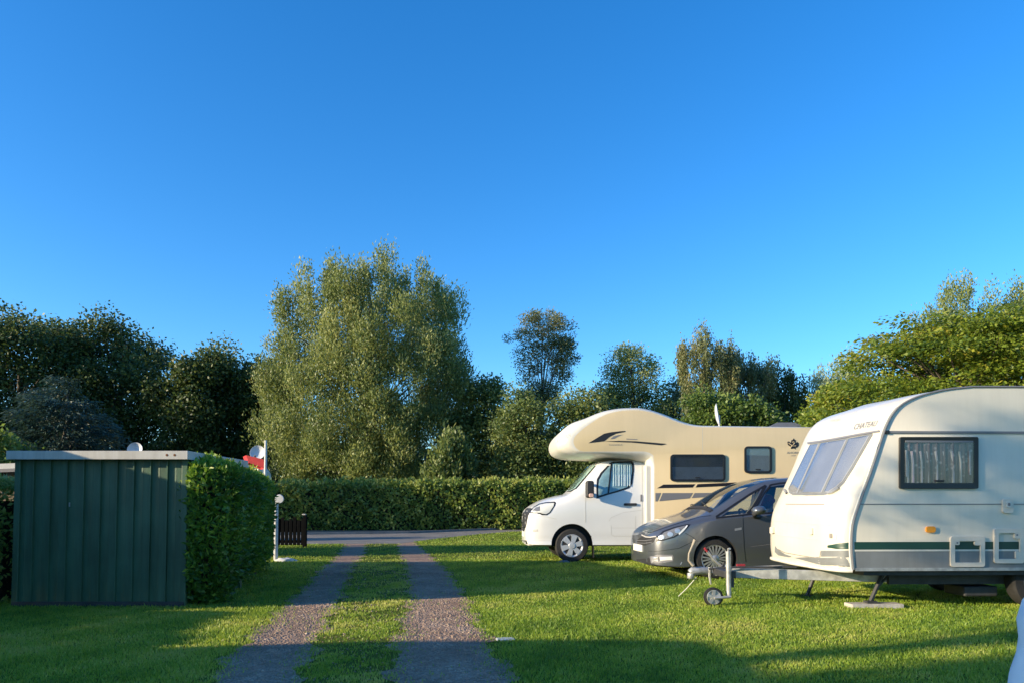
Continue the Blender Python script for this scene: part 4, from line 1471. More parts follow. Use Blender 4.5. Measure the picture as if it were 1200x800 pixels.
    for r, h in prof:
        for k in range(n):
            a = 2 * pi * k / n
            vs.append((h, r * 1.45 * cos(a), r * .92 * sin(a)))
    for i in range(len(prof) - 1):
        for k in range(n): fs.append((i * n + k, i * n + (k + 1) % n, (i + 1) * n + (k + 1) % n, (i + 1) * n + k))
    mb.add(vs, fs)
    mb.build('mirror', M['car_paint'], mr, 60)
    # wheels
    wheel((wu, .045, wr_), wr_, .228, .21, 'alloy', root)
    wheel((wu, 1.86 - .255, wr_), wr_, .228, .21, 'alloy', root)
    wheel((wu + 2.76, .045, wr_), wr_, .228, .21, 'alloy', root)
    wheel((wu + 2.76, 1.86 - .255, wr_), wr_, .228, .21, 'alloy', root)
    # red jacket lying over the passenger seat
    bm = bmesh.new()
    bmesh.ops.create_icosphere(bm, subdivisions=3, radius=1)
    for v in bm.verts:
        c = v.co
        k = 1 + .18 * sin(c.x * 5 + c.z * 4) * sin(c.y * 6 + 1) + .08 * sin(c.z * 11)
        v.co = Vector((c.x * .16, c.y * .18, c.z * .12)) * k
    jm = bpy.data.meshes.new('jacket'); bm.to_mesh(jm); bm.free()
    jm.materials.append(M['red_dark'])
    ju, jz = F_.tr(896, 587, .45)
    j = finish('jacket', jm, None, 180)
    j.matrix_world = F_.M @ Matrix.Translation((ju, .48, jz))
    tag(j, 'crumpled red jacket over the seat, seen through the grey car window', 'jacket')
    return root


car()


# ------------------------------------------------------------------ touring caravan
def caravan():
    F_ = Frame(3.83, 8.28, radians(2.2))
    root = empty('touring_caravan', (F_.ox, F_.oy, 0), F_.yaw)
    tag(root, 'cream touring caravan with green stripe and curtained side window, right of the grey car', 'caravan')
    A = [(1000, 667), (998.4, 650), (998, 635), (999.4, 615), (1004.6, 597), (1012, 576), (1020, 554), (1028, 529.5), (1034, 511), (1039, 497.5), (1046, 484.5), (1056, 474), (1070, 466.3), (1085, 461.3), (1105, 456.6), (1130, 453.6), (1160, 452.8)]
    B = [(907.5, 655), (905.5, 645), (905, 630), (905.6, 612), (908.5, 597), (917, 579), (929, 555.5), (940.5, 532), (947, 518), (952, 508), (958, 498), (966, 490.4), (978, 484.9), (994, 481), (1013, 478.4), (1032, 477.4), (1050, 477)]
    VB = 1.75
    a2 = [Vector(p) for p in F_.trs(A, 0)]
    b2 = [Vector(p) for p in F_.trs(B, VB)]
    b2[-1] = a2[-1] + Vector((0, .02)); b2[-2] = a2[-2].lerp(b2[-2], .5)
    for i in range(11, 15):
        b2[i].y = max(b2[i].y, 0)
    top = a2[-1].y
    rear = [Vector((3.4, top)), Vector((4.2, top - .06)), Vector((4.62, top - .22)), Vector((4.82, top - .55)), Vector((4.92, 1.3)), Vector((4.95, .8)), Vector((4.92, .46))]
    a3 = catmull(a2 + rear, 4); b3 = catmull(b2 + [r + Vector((.09, .0 if i < 1 else 0)) for i, r in enumerate(rear)], 4)
    Wd = 2.12
    steps = [0, .008, .025, .06, .11, .18, .28, .40, .55]
    outs = []
    for s_ in steps:
        e = (1 - (1 - s_ / .55) ** 2.2) ** .5
        outs.append([p.lerp(q, e) for p, q in zip(a3, b3)])
    mid = [Vector((p.x - (.035 if p.x < .6 else 0), p.y + (.02 if p.y > top - .1 else 0))) for p in outs[-1]]
    allv = steps + [Wd / 2] + [Wd - v for v in reversed(steps)]
    allo = outs + [mid] + list(reversed(outs))
    body = stacked(allo, allv, 0, 0).build('body', M['cream_paint'], root, 30)
    skin = Skin(F_, body.data)

    def P(pts): return F_.trs(pts, 0)
    def z_of(py): return F_.tr(1100, py, 0)[1]
    UE = 4.85
    # side trims running the whole length
    x0 = F_.tr(1000.4, 650)[0] + .012
    def band(name, y0, y1, m, t, xs=None, par=body):
        z1, z0 = z_of(y0), z_of(y1)
        xa = xs if xs is not None else x0
        return flat(name, [(xa, z0), (UE, z0), (UE, z1), (xa, z1)], 0, m, par, t)
    sk_ = band('grey_skirt', 644.5, 667.6, M['grey_skirt'], .004)
    band('green_stripe', 634.2, 643.2, M['dark_green'], .005)
    band('stripe_moulding', 643.2, 645.2, M['fairing'], .010)
    band('bottom_rail', 664.6, 668.2, M['galv'], .012)
    band('belt_seam', 589.6, 590.6, M['decal_grey'], .006, F_.tr(1007.5, 590)[0])
    band('awning_rail', 504.6, 507.4, M['decal_grey'], .014, F_.tr(1037, 506)[0] + .02)
    flat('rail_end', P([(1036.8, 503.8), (1041, 503.8), (1041, 507.8), (1036.8, 507.8)]), 0, M['black_trim'], body, .02)
    # corner moulding following the front edge of the side
    q = [Vector((p.x, -.006, p.y)) for p in a3 if p.x < 4.7]
    MB().tube(q, .011, 6).build('edge_moulding', M['decal_grey'], body, 60)
    q2 = [v + Vector((-.02, .008, 0)) for v in q[:44]]
    MB().tube(q2, .012, 6).build('edge_moulding', M['fairing'], body, 60)
    # side window
    so_ = [(1053, 511.5), (1142.5, 513), (1144.6, 572), (1055, 572)]
    fo = P(rrect(1053, 511.6, 1144.4, 572, 2))
    fi = P(rrect(1058.6, 517.4, 1138.8, 565.2, 1.4))
    mb = MB(); n = len(fo)
    mb.add([(x, -.034, z) for x, z in fo] + [(x, -.030, z) for x, z in fi] + [(x, .002, z) for x, z in fo] + [(x, .002, z) for x, z in fi],
           [(i, (i + 1) % n, n + (i + 1) % n, n + i) for i in range(n)] + [(i, 2 * n + i, 2 * n + (i + 1) % n, (i + 1) % n) for i in range(n)] +
           [(n + i, n + (i + 1) % n, 3 * n + (i + 1) % n, 3 * n + i) for i in range(n)])
    wf = mb.build('window', M['black_trim'], root, 40)
    # gathered curtain behind the pane
    cm = bpy.data.materials.new('patterned_curtain'); cm.use_nodes = True
    N, L = cm.node_tree.nodes, cm.node_tree.links
    b = N['Principled BSDF']; b.inputs['Roughness'].default_value = .9
    tc = N.new('ShaderNodeTexCoord'); vo = N.new('ShaderNodeTexVoronoi'); vo.inputs['Scale'].default_value = 16
    L.new(tc.outputs['Object'], vo.inputs['Vector'])
    rp = N.new('ShaderNodeValToRGB'); rp.color_ramp.elements[0].position = .12; rp.color_ramp.elements[1].position = .34
    rp.color_ramp.elements[0].color = (.34, .26, .28, 1); rp.color_ramp.elements[1].color = (.15, .10, .12, 1)
    L.new(vo.outputs['Distance'], rp.inputs['Fac']); L.new(rp.outputs['Color'], b.inputs['Base Color'])
    (ua, zb_), (ub, zt_) = F_.tr(1058.2, 565.6), F_.tr(1139, 518)
    mb = MB(); nn = 120
    vs = []
    for k in range(nn + 1):
        u = ua + (ub - ua) * k / nn
        dv = .008 * sin(k * .42 + .8 * sin(k * .11)) + .005 * sin(k * .93 + 1)
        vs += [(u, -.016 + dv * .8, zb_), (u, -.016 + dv, zt_)]
    mb.add(vs, [(2 * k, 2 * k + 2, 2 * k + 3, 2 * k + 1) for k in range(nn)])
    mb.build('curtain', cm, wf, 80, recalc=False)
    mb = MB()
    for xa, xb in ((1063, 1065.4), (1068.5, 1072.5), (1079, 1082), (1087, 1088.5), (1097, 1100), (1106, 1107.5), (1116, 1119), (1125, 1127.5)):
        (u0, za), (u1, _) = F_.tr(xa, 565), F_.tr(xb, 565)
        mb.tube([(u0, -.015, za), (u0 + .006, -.012, (za + zt_) / 2), (u0 - .01, -.015, zt_ - .1)], (u1 - u0) * .5, 6)
    mb.build('lace_fold', mat('lace', (.46, .38, .40), .9), wf, 60)
    flat('blind_rail', P([(1059, 515.6), (1138, 516), (1138, 518.4), (1059, 518)]), 0, M['decal_grey'], wf, .036)
    flat('pane', P(rrect(1058.2, 517, 1139.2, 565.6, 1.4)), -.028, M['glass'], wf, .003)
    mb = MB()
    for xa, ya, yb in ((1059.6, 527, 558), (1133.8, 528, 556)):
        u_, z_ = F_.tr(xa, ya); _, z2 = F_.tr(xa, yb)
        MB().box(u_ - .008, u_ + .008, -.04, -.03, z2, z_).build('window_stay', M['galv'], wf)
    u_, z_ = F_.tr(1099, 563)
    MB().box(u_ - .05, u_ + .05, -.045, -.03, z_ - .012, z_ + .012).build('latch', M['black_plastic'], wf, None, .004)
    # side fittings
    for (xa, ya, xb, yb, lugs) in ((1112.6, 627.8, 1152.6, 663.4, 'top'), (1163.6, 618.6, 1198.6, 659.2, 'side')):
        fo = P(rrect(xa, ya, xb, yb, 3)); fi = P(rrect(xa + 5, ya + 5.4, xb - 5, yb - 5, 1))
        mb = MB(); n = len(fo)
        mb.add([(x, -.026, z) for x, z in fo] + [(x, -.026, z) for x, z in fi] + [(x, .002, z) for x, z in fo] + [(x, .002, z) for x, z in fi],
               [(i, (i + 1) % n, n + (i + 1) % n, n + i) for i in range(n)] + [(i, 2 * n + i, 2 * n + (i + 1) % n, (i + 1) % n) for i in range(n)] +
               [(n + i, n + (i + 1) % n, 3 * n + (i + 1) % n, 3 * n + i) for i in range(n)])
        lg = ((xa + 5, ya + 5, xa + 10.5, ya + 10), (xb - 12, ya + 5, xb - 5, ya + 10.5)) if lugs == 'top' else ((xb - 11, ya + 5, xb - 5, ya + 12), (xb - 10, yb - 14, xb - 5, yb - 5))
        for l in lg:
            mb.prism(P(rrect(*l, 1.5)), -.024, .0)
        fr = mb.build('service_flap_frame', M['frame_cream'], root, 40)
        flat('flap_lock', P(rrect(lg[0][0] + 1.5, lg[0][1] + 1.5, lg[0][0] + 3.5, lg[0][1] + 3.5, .8)), -.024, M['decal_grey'], fr, .004)
    sp = flat('water_filler', P(rrect(1173.6, 584, 1185.6, 600.6, 2.5)), 0, M['frame_cream'], root, .03)
    flat('filler_cap', P(rrect(1176.8, 587, 1182.4, 594, 1.5)), -.03, M['fairing'], sp, .012)
    flat('catch', P(rrect(1178, 588.6, 1180.8, 592, .6)), -.042, M['decal_grey'], sp, .004)
    o = flat('side_marker', P(rrect(1084.2, 616, 1095.4, 623.4, 3)), 0, M['orange'], root, .022)
    # roof light
    u_, z_ = F_.tr(1165, 452, .9)
    mb = MB(); mb.add([(u_ - .35, .45, top), (u_ + .55, .45, top), (u_ + .55, 1.5, top), (u_ - .35, 1.5, top), (u_ - .22, .58, top + .075), (u_ + .42, .58, top + .075), (u_ + .42, 1.36, top + .075), (u_ - .22, 1.36, top + .075)],
                      [(0, 1, 5, 4), (1, 2, 6, 5), (2, 3, 7, 6), (3, 0, 4, 7), (4, 5, 6, 7)])
    mb.build('roof_hatch', mat('smoked_dome', (.22, .27, .32), .25), root, None, .02)
    # front: window band with three panes
    outer = [(950, 519.6), (975, 515.8), (1000, 511.8), (1022.4, 507.4), (1023, 509), (1012, 528), (1001, 547), (990, 564.6), (982, 572.6), (975, 577.6), (964, 579.8), (945, 580), (929, 579.6), (925, 577), (924, 572), (934, 551.5), (943, 533)]
    fb_ = skin.patch('front_window', outer, M['grey_skirt'], root, .006, .010, 22, 26)
    panes = [[(950.8, 521.6), (960.2, 520.4), (948, 548), (934.6, 577.6), (930, 577.2), (926.6, 574.5), (926.6, 571.4), (936, 551.4)],
             [(964, 519.6), (992.5, 515.2), (978, 545.6), (963.4, 576.6), (936.8, 577.4), (950, 548.5)],
             [(996.4, 514.4), (1019.4, 510.4), (1008.6, 529.4), (998, 547.4), (988, 563.4), (980.6, 570.4), (972.4, 575.6), (967.4, 576.4), (982, 545.6)]]
    for pp in panes:
        bl = skin.patch('blind', pp, M['blind_blue'], fb_, .010, .003, 14, 12)
        skin.patch('pane', pp, M['glass_dark'], fb_, .024, .004, 14, 12)
    skin.strip('rain_rail', [(947, 519), (960, 517.4), (985, 513), (1010, 508.4), (1031, 504.8)], 2.0, M['decal_grey'], root, .014)
    for pts in ([(971, 578), (976, 577), (984, 571.8)], [(920.5, 573.5), (923, 578)]):
        skin.strip('window_catch', pts, 2.0, M['galv'], root, .03)
    for pts, wd, m in (([(921, 590.2), (940, 590.4), (966, 590.4)], .8, 'seam'), ([(906.2, 610), (930, 612), (960, 614.2), (986, 614.6)], .7, 'seam_light'),
                       ([(905.4, 626), (930, 629), (958, 632)], .7, 'seam_light')):
        skin.strip('panel_seam', pts, wd, M[m], body, .004)
    # gas locker lid lower edge and its outline
    mb = skin.strip('x', [(912, 643), (920, 647), (940, 650.6), (955, 652.8), (961, 652), (962, 645)], .8, None, None, ret=True)
    mb.build('locker_seam', M['seam'], body)
    skin.patch('grey_panel', [(962.6, 644.6), (997.6, 643.6), (998.6, 663.6), (984, 663.4), (962, 661.4), (945, 656.8), (930, 652.8), (945, 653.4), (956, 655), (962.4, 654)], M['grey_skirt'], body, .004, .006, 10, 8)
    skin.patch('grey_panel', [(908.4, 639), (912, 643.4), (920, 648.6), (930, 652), (924, 652.4), (912, 650), (908, 646)], M['grey_skirt'], body, .003, .006, 8, 6)
    skin.patch('green_flash', [(970, 638.4), (985, 635.8), (997, 634.4), (997.4, 642.6), (980, 642.6), (970, 641)], M['dark_green'], body, .005, .006, 6, 6)
    skin.patch('locker_lock', rrect(972.4, 624.6, 975.6, 630, 1), M['seam'], root, .008, .008, 4, 4)
    skin.patch('locker_lock', rrect(976, 624.4, 980.6, 631, 1), M['frame_cream'], root, .004, .004, 4, 4)
    skin.patch('handle', rrect(904.6, 617, 908.2, 624.6, 1), M['frame_cream'], root, .03, .03, 4, 3)
    skin.patch('handle', rrect(949, 618, 953.4, 626, 1), M['cream_paint'], root, .02, .02, 4, 3)
    skin.text('lettering', 'CHATEAU', ((1000.6, 503.0), (1027.6, 498.6), (1002.4, 496.4)), M['decal_grey'], root, .005, .35)
    skin.text('lettering', 'CHATEAU', ((973.4, 493.8), (985, 492.4), (973.8, 491.2)), mat('faded_lettering', (.60, .55, .46), .6), root, .005, .3)
    # under the body: lip, chassis, drawbar, steadies, axle and road wheel
    lip = [Vector((o[0].x, v, .455)) for o, v in zip(allo, allv)]
    MB().tube([p + Vector((-.012, 0, 0)) for p in lip], .022, 8).build('front_lip', M['fairing'], root, 60)
    fl = [Vector((p.x, p.y, 0)) for p in lip]
    MB().box(.12, 4.8, .06, Wd - .06, .40, .455).build('floor', M['dark_steel'], root)
    hx, hz = F_.tr(826, 664, 1.06)
    ch = MB()
    for v0 in (.34, Wd - .34):
        ch.box(.55, 4.6, v0 - .025, v0 + .025, .27, .40)
    ch.build('chassis', M['dark_steel'], root)
    db = MB()
    for sgn in (-1, 1):
        a = Vector((hx + .30, 1.06 + sgn * .05, .345)); b_ = Vector((.75, 1.06 + sgn * .72, .345))
        dv = (b_ - a).normalized(); nn_ = Vector((-dv.y, dv.x, 0)) * .025
        db.add([a - nn_ + Vector((0, 0, -.06)), a + nn_ + Vector((0, 0, -.06)), b_ + nn_ + Vector((0, 0, -.06)), b_ - nn_ + Vector((0, 0, -.06)),
                a - nn_ + Vector((0, 0, .06)), a + nn_ + Vector((0, 0, .06)), b_ + nn_ + Vector((0, 0, .06)), b_ - nn_ + Vector((0, 0, .06))],
               [(0, 3, 2, 1), (4, 5, 6, 7), (0, 1, 5, 4), (1, 2, 6, 5), (2, 3, 7, 6), (3, 0, 4, 7)])
    db.box(hx + .12, hx + .40, 1.0, 1.12, .31, .41)
    dbo = db.build('drawbar', M['galv'], root, None, .006)
    # coupling head with a curved lever and a red handbrake grip
    mb = MB().tube([(hx + .08, 1.06, .36), (hx - .05, 1.06, .37), (hx - .16, 1.06, .36), (hx - .19, 1.06, .34)], [.045, .05, .055, .045], 10)
    mb.tube([(hx - .175, 1.06, .335), (hx - .185, 1.06, .27)], [.05, .042], 10)
    cp = mb.build('coupling_head', M['galv'], root, 50, .004)
    lv = [F_.tr(x, y, 1.02) for x, y in ((812.5, 662), (807, 656), (807.5, 648), (811, 640), (814.5, 632), (813, 640), (812.5, 649), (812, 657))]
    MB().tube([(u, 1.02, z) for u, z in lv[:5]], [.022, .015, .013, .014, .024], 8).build('coupling_lever', mat('dull_beige', (.30, .26, .20), .6), cp, 50)
    hb = [F_.tr(x, y, 1.0) for x, y in ((846, 663), (841, 659.5), (834, 652), (829, 645.5))]
    MB().tube([(u, 1.0, z) for u, z in hb], [.016, .015, .015, .02], 8).build('handbrake', M['galv'], dbo, 50)
    hb = [F_.tr(x, y, .98) for x, y in ((829, 645.5), (825.5, 641.5))]
    MB().tube([(u, .98, z) for u, z in hb], .015, 8).build('handbrake_grip', M['red_dark'], dbo, 50)
    hb = [F_.tr(x, y, .95) for x, y in ((840, 668), (847, 663), (849, 658))]
    MB().tube([(u, .95, z) for u, z in hb], .014, 6).build('plug_cable', M['black_plastic'], dbo, 50)
    hb = [F_.tr(x, y, 1.02) for x, y in ((832, 664), (831.6, 675), (833, 684))]
    MB().tube([(u, 1.02, z) for u, z in hb], [.02, .016, .012], 6).build('ball_stay', M['galv'], dbo, 50)
    for x, y in ((868, 663),):
        u_, z_ = F_.tr(x, y, .92)
        MB().box(u_ - .05, u_ + .05, .90, .93, z_ - .02, z_ + .03).build('warning_sticker', M['red_dark'], dbo)
    u_, z_ = F_.tr(908, 660, .75)
    MB().tube([(u_ + .25, .70, .44), (u_ - .5, .9, .425), (u_ - .75, .95, .40)], .012, 6).build('gas_hose', M['dark_steel'], dbo, 50)
    # jockey wheel
    jv = .52
    ju, _ = F_.tr(854, 690, jv)
    jt = F_.tr(854, 645.5, jv)[1]
    mb = MB().tube([(ju, jv, .12), (ju, jv, jt)], .030, 14)
    jw = mb.build('jockey_post', M['galv'], root, 40)
    MB().box(ju - .04, ju + .09, jv, 1.0, .33, .41).build('jockey_clamp', M['dark_steel'], jw, None, .008)
    MB().tube([(ju + .05, jv + .02, .22), (ju + .05, jv + .02, .38)], .022, 10).build('jockey_tube', M['dark_steel'], jw, 40)
    MB().tube([(ju, jv, jt), (ju, jv, jt + .03), (ju, jv - .06, jt + .035)], .012, 8).build('jockey_crank', M['galv'], jw, 40)
    wu, _ = F_.tr(836.8, 700, jv - .05)
    MB().tube([(ju, jv - .07, .12), (wu, jv - .07, .105)], .016, 8).build('jockey_fork', M['galv'], jw, 40)
    wheel((wu, jv - .05, .112), .112, .085, .06, 'galv', jw, 'jockey_wheel')
    # corner steadies, the near one on a plank
    for (foot, topp, v0, vt, fz) in (((1020, 706), (1036, 676), .30, .34, .06), ((946, 698), (960, 676), 1.35, 1.3, .0)):
        fu, _ = F_.tr(*foot, v0); tu, _ = F_.tr(*topp, vt)
        mb = MB().tube([(tu, vt, .42), (fu, v0, fz + .02)], .026, 6)
        mb.tube([(tu + .12, vt + .02, .42), ((tu + fu) / 2, (v0 + vt) / 2, .24)], .016, 6)
        mb.box(fu - .06, fu + .06, v0 - .05, v0 + .05, fz, fz + .025)
        mb.build('corner_steady', M['dark_steel'], root)
    # axle, wheel, tank, step under the floor
    ax = F_.tr(1200, 690, .2)[0] + .15
    wheel((ax, .14, .31), .31, .19, .19, 'galv', root)
    wheel((ax, Wd - .33, .31), .31, .19, .19, 'galv', root)
    MB().box(ax - .9, ax + .4, .5, .62, .27, .33).build('axle_beam', M['dark_steel'], root)
    MB().box(ax - .75, ax - .35, .35, .75, .12, .24).build('spare_carrier', M['dark_steel'], root, None, .02)
    MB().tube([(ax - .55, .55, .2), (ax - .52, .55, .42)], .03, 8).build('carrier_arm', M['dark_steel'], root)
    MB().tube([(ax - 1.1, .45, .33), (ax + .6, .45, .34)], .015, 6).build('brake_rod', M['galv'], root)
    u_, z_ = F_.tr(1054, 673, .5)
    MB().tube([(u_ - .1, .5, .36), (u_ + .02, .48, .37), (u_ + .1, .5, .35)], [.03, .05, .03], 8).build('drain_pipe', M['fairing'], root, 50)
    # plank under the near steady
    a = F_.tr(994, 712, .3)[0]; b_ = F_.tr(1054, 712, .3)[0]
    pk = MB().box(a, b_, .2, .40, 0, .058).build('plank', M['wood_block'], None, None, .006)
    pk.matrix_world = F_.M
    tag(pk, 'weathered wooden plank on the grass under the near leg of the caravan', 'plank')
    return root, F_


CARAVAN, CF = caravan()

# cable from the hitch to the grass, small white lid on the lawn
p0 = at(816, 676, 9.25); p1 = ground(793, 700)
o = MB().tube([p0, p0.lerp(p1, .5) + Vector((0, 0, -.012)), p1], .006, 6).build('guy_line', M['cable'])
tag(o, 'thin pale line slanting from the caravan hitch down to the grass', 'rope')
p = ground(592, 750)
mb = MB(); mb.T = Matrix.Translation((p.x, p.y, 0)) @ Matrix.Rotation(.2, 4, 'Z')
mb.box(-.08, .08, -.05, .05, 0, .022)
o = mb.build('marker_stone', mat('white_marker_paint', (.5, .5, .46), .7, var=.3, vscale=20), None, None, .015)
tag(o, 'small white marker stone in the grass beside the right wheel track', 'stone')

# ------------------------------------------------------------------ shed
def shed():
    Y = ground(120, 710).y
    xl, xr = at(20, 650, Y).x, at(216, 650, Y).x
    zt = at(120, 530, Y).z
    root = empty('garden_shed', ((xl + xr) / 2, Y, 0))
    tag(root, 'green ribbed metal garden shed with pale roof edge, left of the track', 'shed')
    W = xr - xl; hw = W / 2; D = 1.75
    # ribbed sheet walls
    def wall(p, q, h, nrm):
        prof = []
        L_ = (Vector(q) - Vector(p)).length
        nb = max(2, round(L_ / .205)); w_ = L_ / nb
        for k in range(nb):
            s = k * w_
            prof += [(s, 0), (s + w_ * .40, 0), (s + w_ * .435, .002), (s + w_ * .45, 0), (s + w_ * .88, 0), (s + w_ * .90, .028), (s + w_ * .965, .028), (s + w_ * .985, 0)]
        prof.append((L_, 0))
        d = (Vector(q) - Vector(p)).normalized(); n_ = Vector(nrm)
        vs = []
        for s, o_ in prof:
            b = Vector(p) + d * s + n_ * o_
            vs += [(b.x, b.y, .0), (b.x, b.y, h)]
        return vs, [(2 * k, 2 * k + 2, 2 * k + 3, 2 * k + 1) for k in range(len(prof) - 1)]
    hh = zt - .10
    mb = MB()
    for p, q, n_ in (((-hw, 0, 0), (hw, 0, 0), (0, -1, 0)), ((hw, 0, 0), (hw, D, 0), (1, 0, 0)), ((hw, D, 0), (-hw, D, 0), (0, 1, 0)), ((-hw, D, 0), (-hw, 0, 0), (-1, 0, 0))):
        mb.add(*wall(p, q, hh + .06, n_))
    wl = mb.build('wall', M['shed_green'], root, 30)
    mb = MB()
    for x in (-hw, hw):
        for y in (-.004, D):
            MB().box(x - .035, x + .035, y - .03, y + .03, 0, hh + .05).build('corner_post', M['shed_green'], root, None, .006)
    MB().box(-hw - .02, hw + .02, -.045, -.02, .0, .06).build('base_rail', M['dark_steel'], root)
    e = .075
    z0, z1 = zt - .085, zt + .015
    mb = MB()
    mb.box(-hw - e, hw + e, -.13, -.10, z0, z1)
    mb.box(-hw - e, -hw - e + .03, -.10, D + .1, z0, z1)
    mb.box(hw + e - .03, hw + e, -.10, D + .1, z0, z1)
    mb.box(-hw - e + .03, hw + e - .03, D + .07, D + .1, z0, z1)
    fa = mb.build('roof_edge', M['shed_roof'], root, None, .004)
    MB().box(-hw - e + .03, hw + e - .03, -.10, D + .07, z1 - .04, z1 - .012).build('roof', M['slate'], root)
    mb = MB()
    for px in (201.5, 210.5):
        x = at(px, 532, Y).x - (xl + xr) / 2
        mb.lathe([(.0, -.003), (.014, -.002), (.016, .002)], (x, -.131, zt - .035), 10)
    mb.build('rust_screw', mat('rusty_screw', (.15, .06, .02), .9), fa)
    x = at(82, 590, Y).x - (xl + xr) / 2; z = at(82, 590, Y).z
    MB().box(x - .006, x + .006, -.012, .0, z - .03, z + .02).build('latch', M['galv'], root)


shed()


def dish(name, label, px, py, d, r, mat_, az=0, mast_to=None, group=None):
    p = at(px, py, d)
    root = empty(name, (p.x, d, 0))
    tag(root, label, 'satellite dish', group)
    mb = MB()
    mb.T = Matrix.Translation((0, 0, p.z)) @ Matrix.Rotation(az, 4, 'Z') @ Matrix.Rotation(radians(-14), 4, 'X')
    mb.lathe([(0, .05), (r * .5, .035), (r * .85, .005), (r, -.02), (r * .98, -.026), (r * .8, .0), (r * .4, .028), (0, .036)], (0, 0, 0), 36)
    mb.build('reflector', mat_, root, 60)
    mb = MB(); mb.T = Matrix.Translation((0, 0, p.z)) @ Matrix.Rotation(az, 4, 'Z')
    mb.tube([(0, .0, -r * .9), (0, -.25, -r * .55)], .01, 6)
    mb.tube([(0, -.25, -r * .6), (0, -.27, -r * .45)], .025, 8)
    mb.build('receiver_arm', M['decal_grey'], root)
    MB().tube([(0, .06, 0), (0, .06, p.z)], .022, 8).build('mast', M['galv'], root)
    return root


Ys = ground(120, 710).y
dish('satellite_dish', 'round pale satellite dish rising behind the shed roof', 158.5, 526.5, Ys + 2.6, .115, M['dish'], .1)
dish('satellite_dish', 'round pale satellite dish above the red canopy', 302, 530.0, 16.25, .165, M['dish'], .1)

# ------------------------------------------------------------------ hedges
hb = [(-3.80, 8.62), (-3.30, 8.72), (-4.32, 13.4), (-5.6, 13.4)]
hedge('clipped_hedge', 'clipped green cypress hedge growing against the right side of the shed', hb, (1.70, 1.68, 1.62, 1.62), L_CYPRESS, M['twigs'], 60000, (.075, .030), rough=.055, round_=.16, round_base=.32, sunlit_top=.5)
hl_ = [(-9.8, 8.9), (at(17, 650, 8.95).x - .02, 8.9), (at(17, 650, 8.95).x - .02, 10.0), (-9.8, 10.0)]
hedge('clipped_hedge', 'clipped hedge in shade at the left end of the shed, under a white roof', hl_, (1.5, 1.5, 1.5, 1.5), L_HEDGE, M['twigs'], 22000, (.07, .035), rough=.05, round_=.1)
hedge('clipped_hedge', 'long clipped hedge along the far side of the road', [(-12.5, 33.2), (17, 36.5), (17, 38.2), (-12.5, 34.9)], (2.08, 2.35, 2.35, 2.08), L_HEDGE, M['twigs'], 52000, (.17, .095), rough=.12, round_=.12)

# ------------------------------------------------------------------ things glimpsed over and past the hedge
def white_roof():
    p = at(0, 548, 10.9)
    root = empty('garden_shelter', (p.x - 1.2, 11.6, 0))
    tag(root, 'low shelter with a white sloping roof behind the left hedge', 'shelter')
    mb = MB()
    a, b = at(23.4, 541.8, 10.9), at(23.4, 549.5, 10.9)
    w0 = -3.2
    xr = a.x - root.location.x
    zl = 1.62
    mb.add([(w0, -.7, zl - .10), (xr, -.7, b.z), (xr, -.7, a.z), (w0, -.7, zl), (w0, 1.4, zl - .1), (xr, 1.4, b.z), (xr, 1.4, a.z), (w0, 1.4, zl)],
           [(0, 1, 2, 3), (4, 7, 6, 5), (0, 4, 5, 1), (1, 5, 6, 2), (2, 6, 7, 3), (3, 7, 4, 0)])
    rf = mb.build('roof', M['white_post'], root)
    mb = MB()
    mb.add([(w0, -.715, zl - .125), (xr + .01, -.715, b.z - .03), (xr + .01, -.715, b.z + .02), (w0, -.715, zl - .075), (w0, -.69, zl - .125), (xr + .01, -.69, b.z - .03), (xr + .01, -.69, b.z + .02), (w0, -.69, zl - .075)],
           [(0, 1, 2, 3), (4, 7, 6, 5), (0, 4, 5, 1), (1, 5, 6, 2), (2, 6, 7, 3), (3, 7, 4, 0)])
    mb.build('gutter', M['decal_grey'], rf)
    MB().box(w0 + .1, xr - .12, -.55, 1.3, 0, 1.5).build('wall', M['hut_wall'], root)


white_roof()


def garden_caravan():
    # cream caravan standing behind the cypress hedge: only its roof shows
    p = at(290, 539, 16.5)
    root = empty('holiday_caravan', (p.x - 2.5, 16.3, 0))
    tag(root, 'cream holiday caravan behind the cypress hedge, only its roof showing', 'caravan')
    z = p.z
    pr = [(-2.4, .45), (2.4, .45), (2.5, 1.2), (2.42, z - .22), (2.3, z - .06), (2.1, z), (-2.1, z), (-2.3, z - .06), (-2.45, z - .3), (-2.5, 1.2)]
    MB().prism(pr, 0, 2.1).build('body', M['cream_paint'], root, 30, .04)
    MB().box(-.6, .6, -.02, .01, 1.2, 1.75).build('window', M['black_trim'], root)
    mb = MB()
    for y in (.1, 1.85):
        mb.lathe([(0, 0), (.3, 0), (.3, .18), (0, .18)], (0, y, .3), 24)
    mb.build('wheel', M['rubber'], root)
    # red canopy at its end
    r2 = empty('canopy', (at(300, 540, 15.6).x, 15.6, 0))
    tag(r2, 'red canopy sloping beside the white pole above the hedge', 'canopy')
    bx = r2.location.x
    q = [at(x, y, 15.6) for x, y in ((288.5, 532.8), (308.8, 537.6), (310.2, 548.5), (291.5, 541.8))]
    mb = MB()
    vs = [(v.x - bx, 0, v.z) for v in q] + [(v.x - bx - .25, .5, v.z) for v in q]
    mb.add(vs, [(0, 1, 2, 3), (0, 4, 5, 1), (7, 6, 5, 4), (1, 5, 6, 2), (0, 3, 7, 4)])
    mb.build('cover', M['red'], r2)
    mb = MB()
    for v in (vs[3], vs[2], vs[7], vs[6]):
        mb.tube([(v[0] - .04, v[1] * .9 + .05, 0), (v[0] - .04, v[1] * .9 + .05, v[2])], .012, 6)
    mb.build('canopy_pole', M['galv'], r2)


garden_caravan()

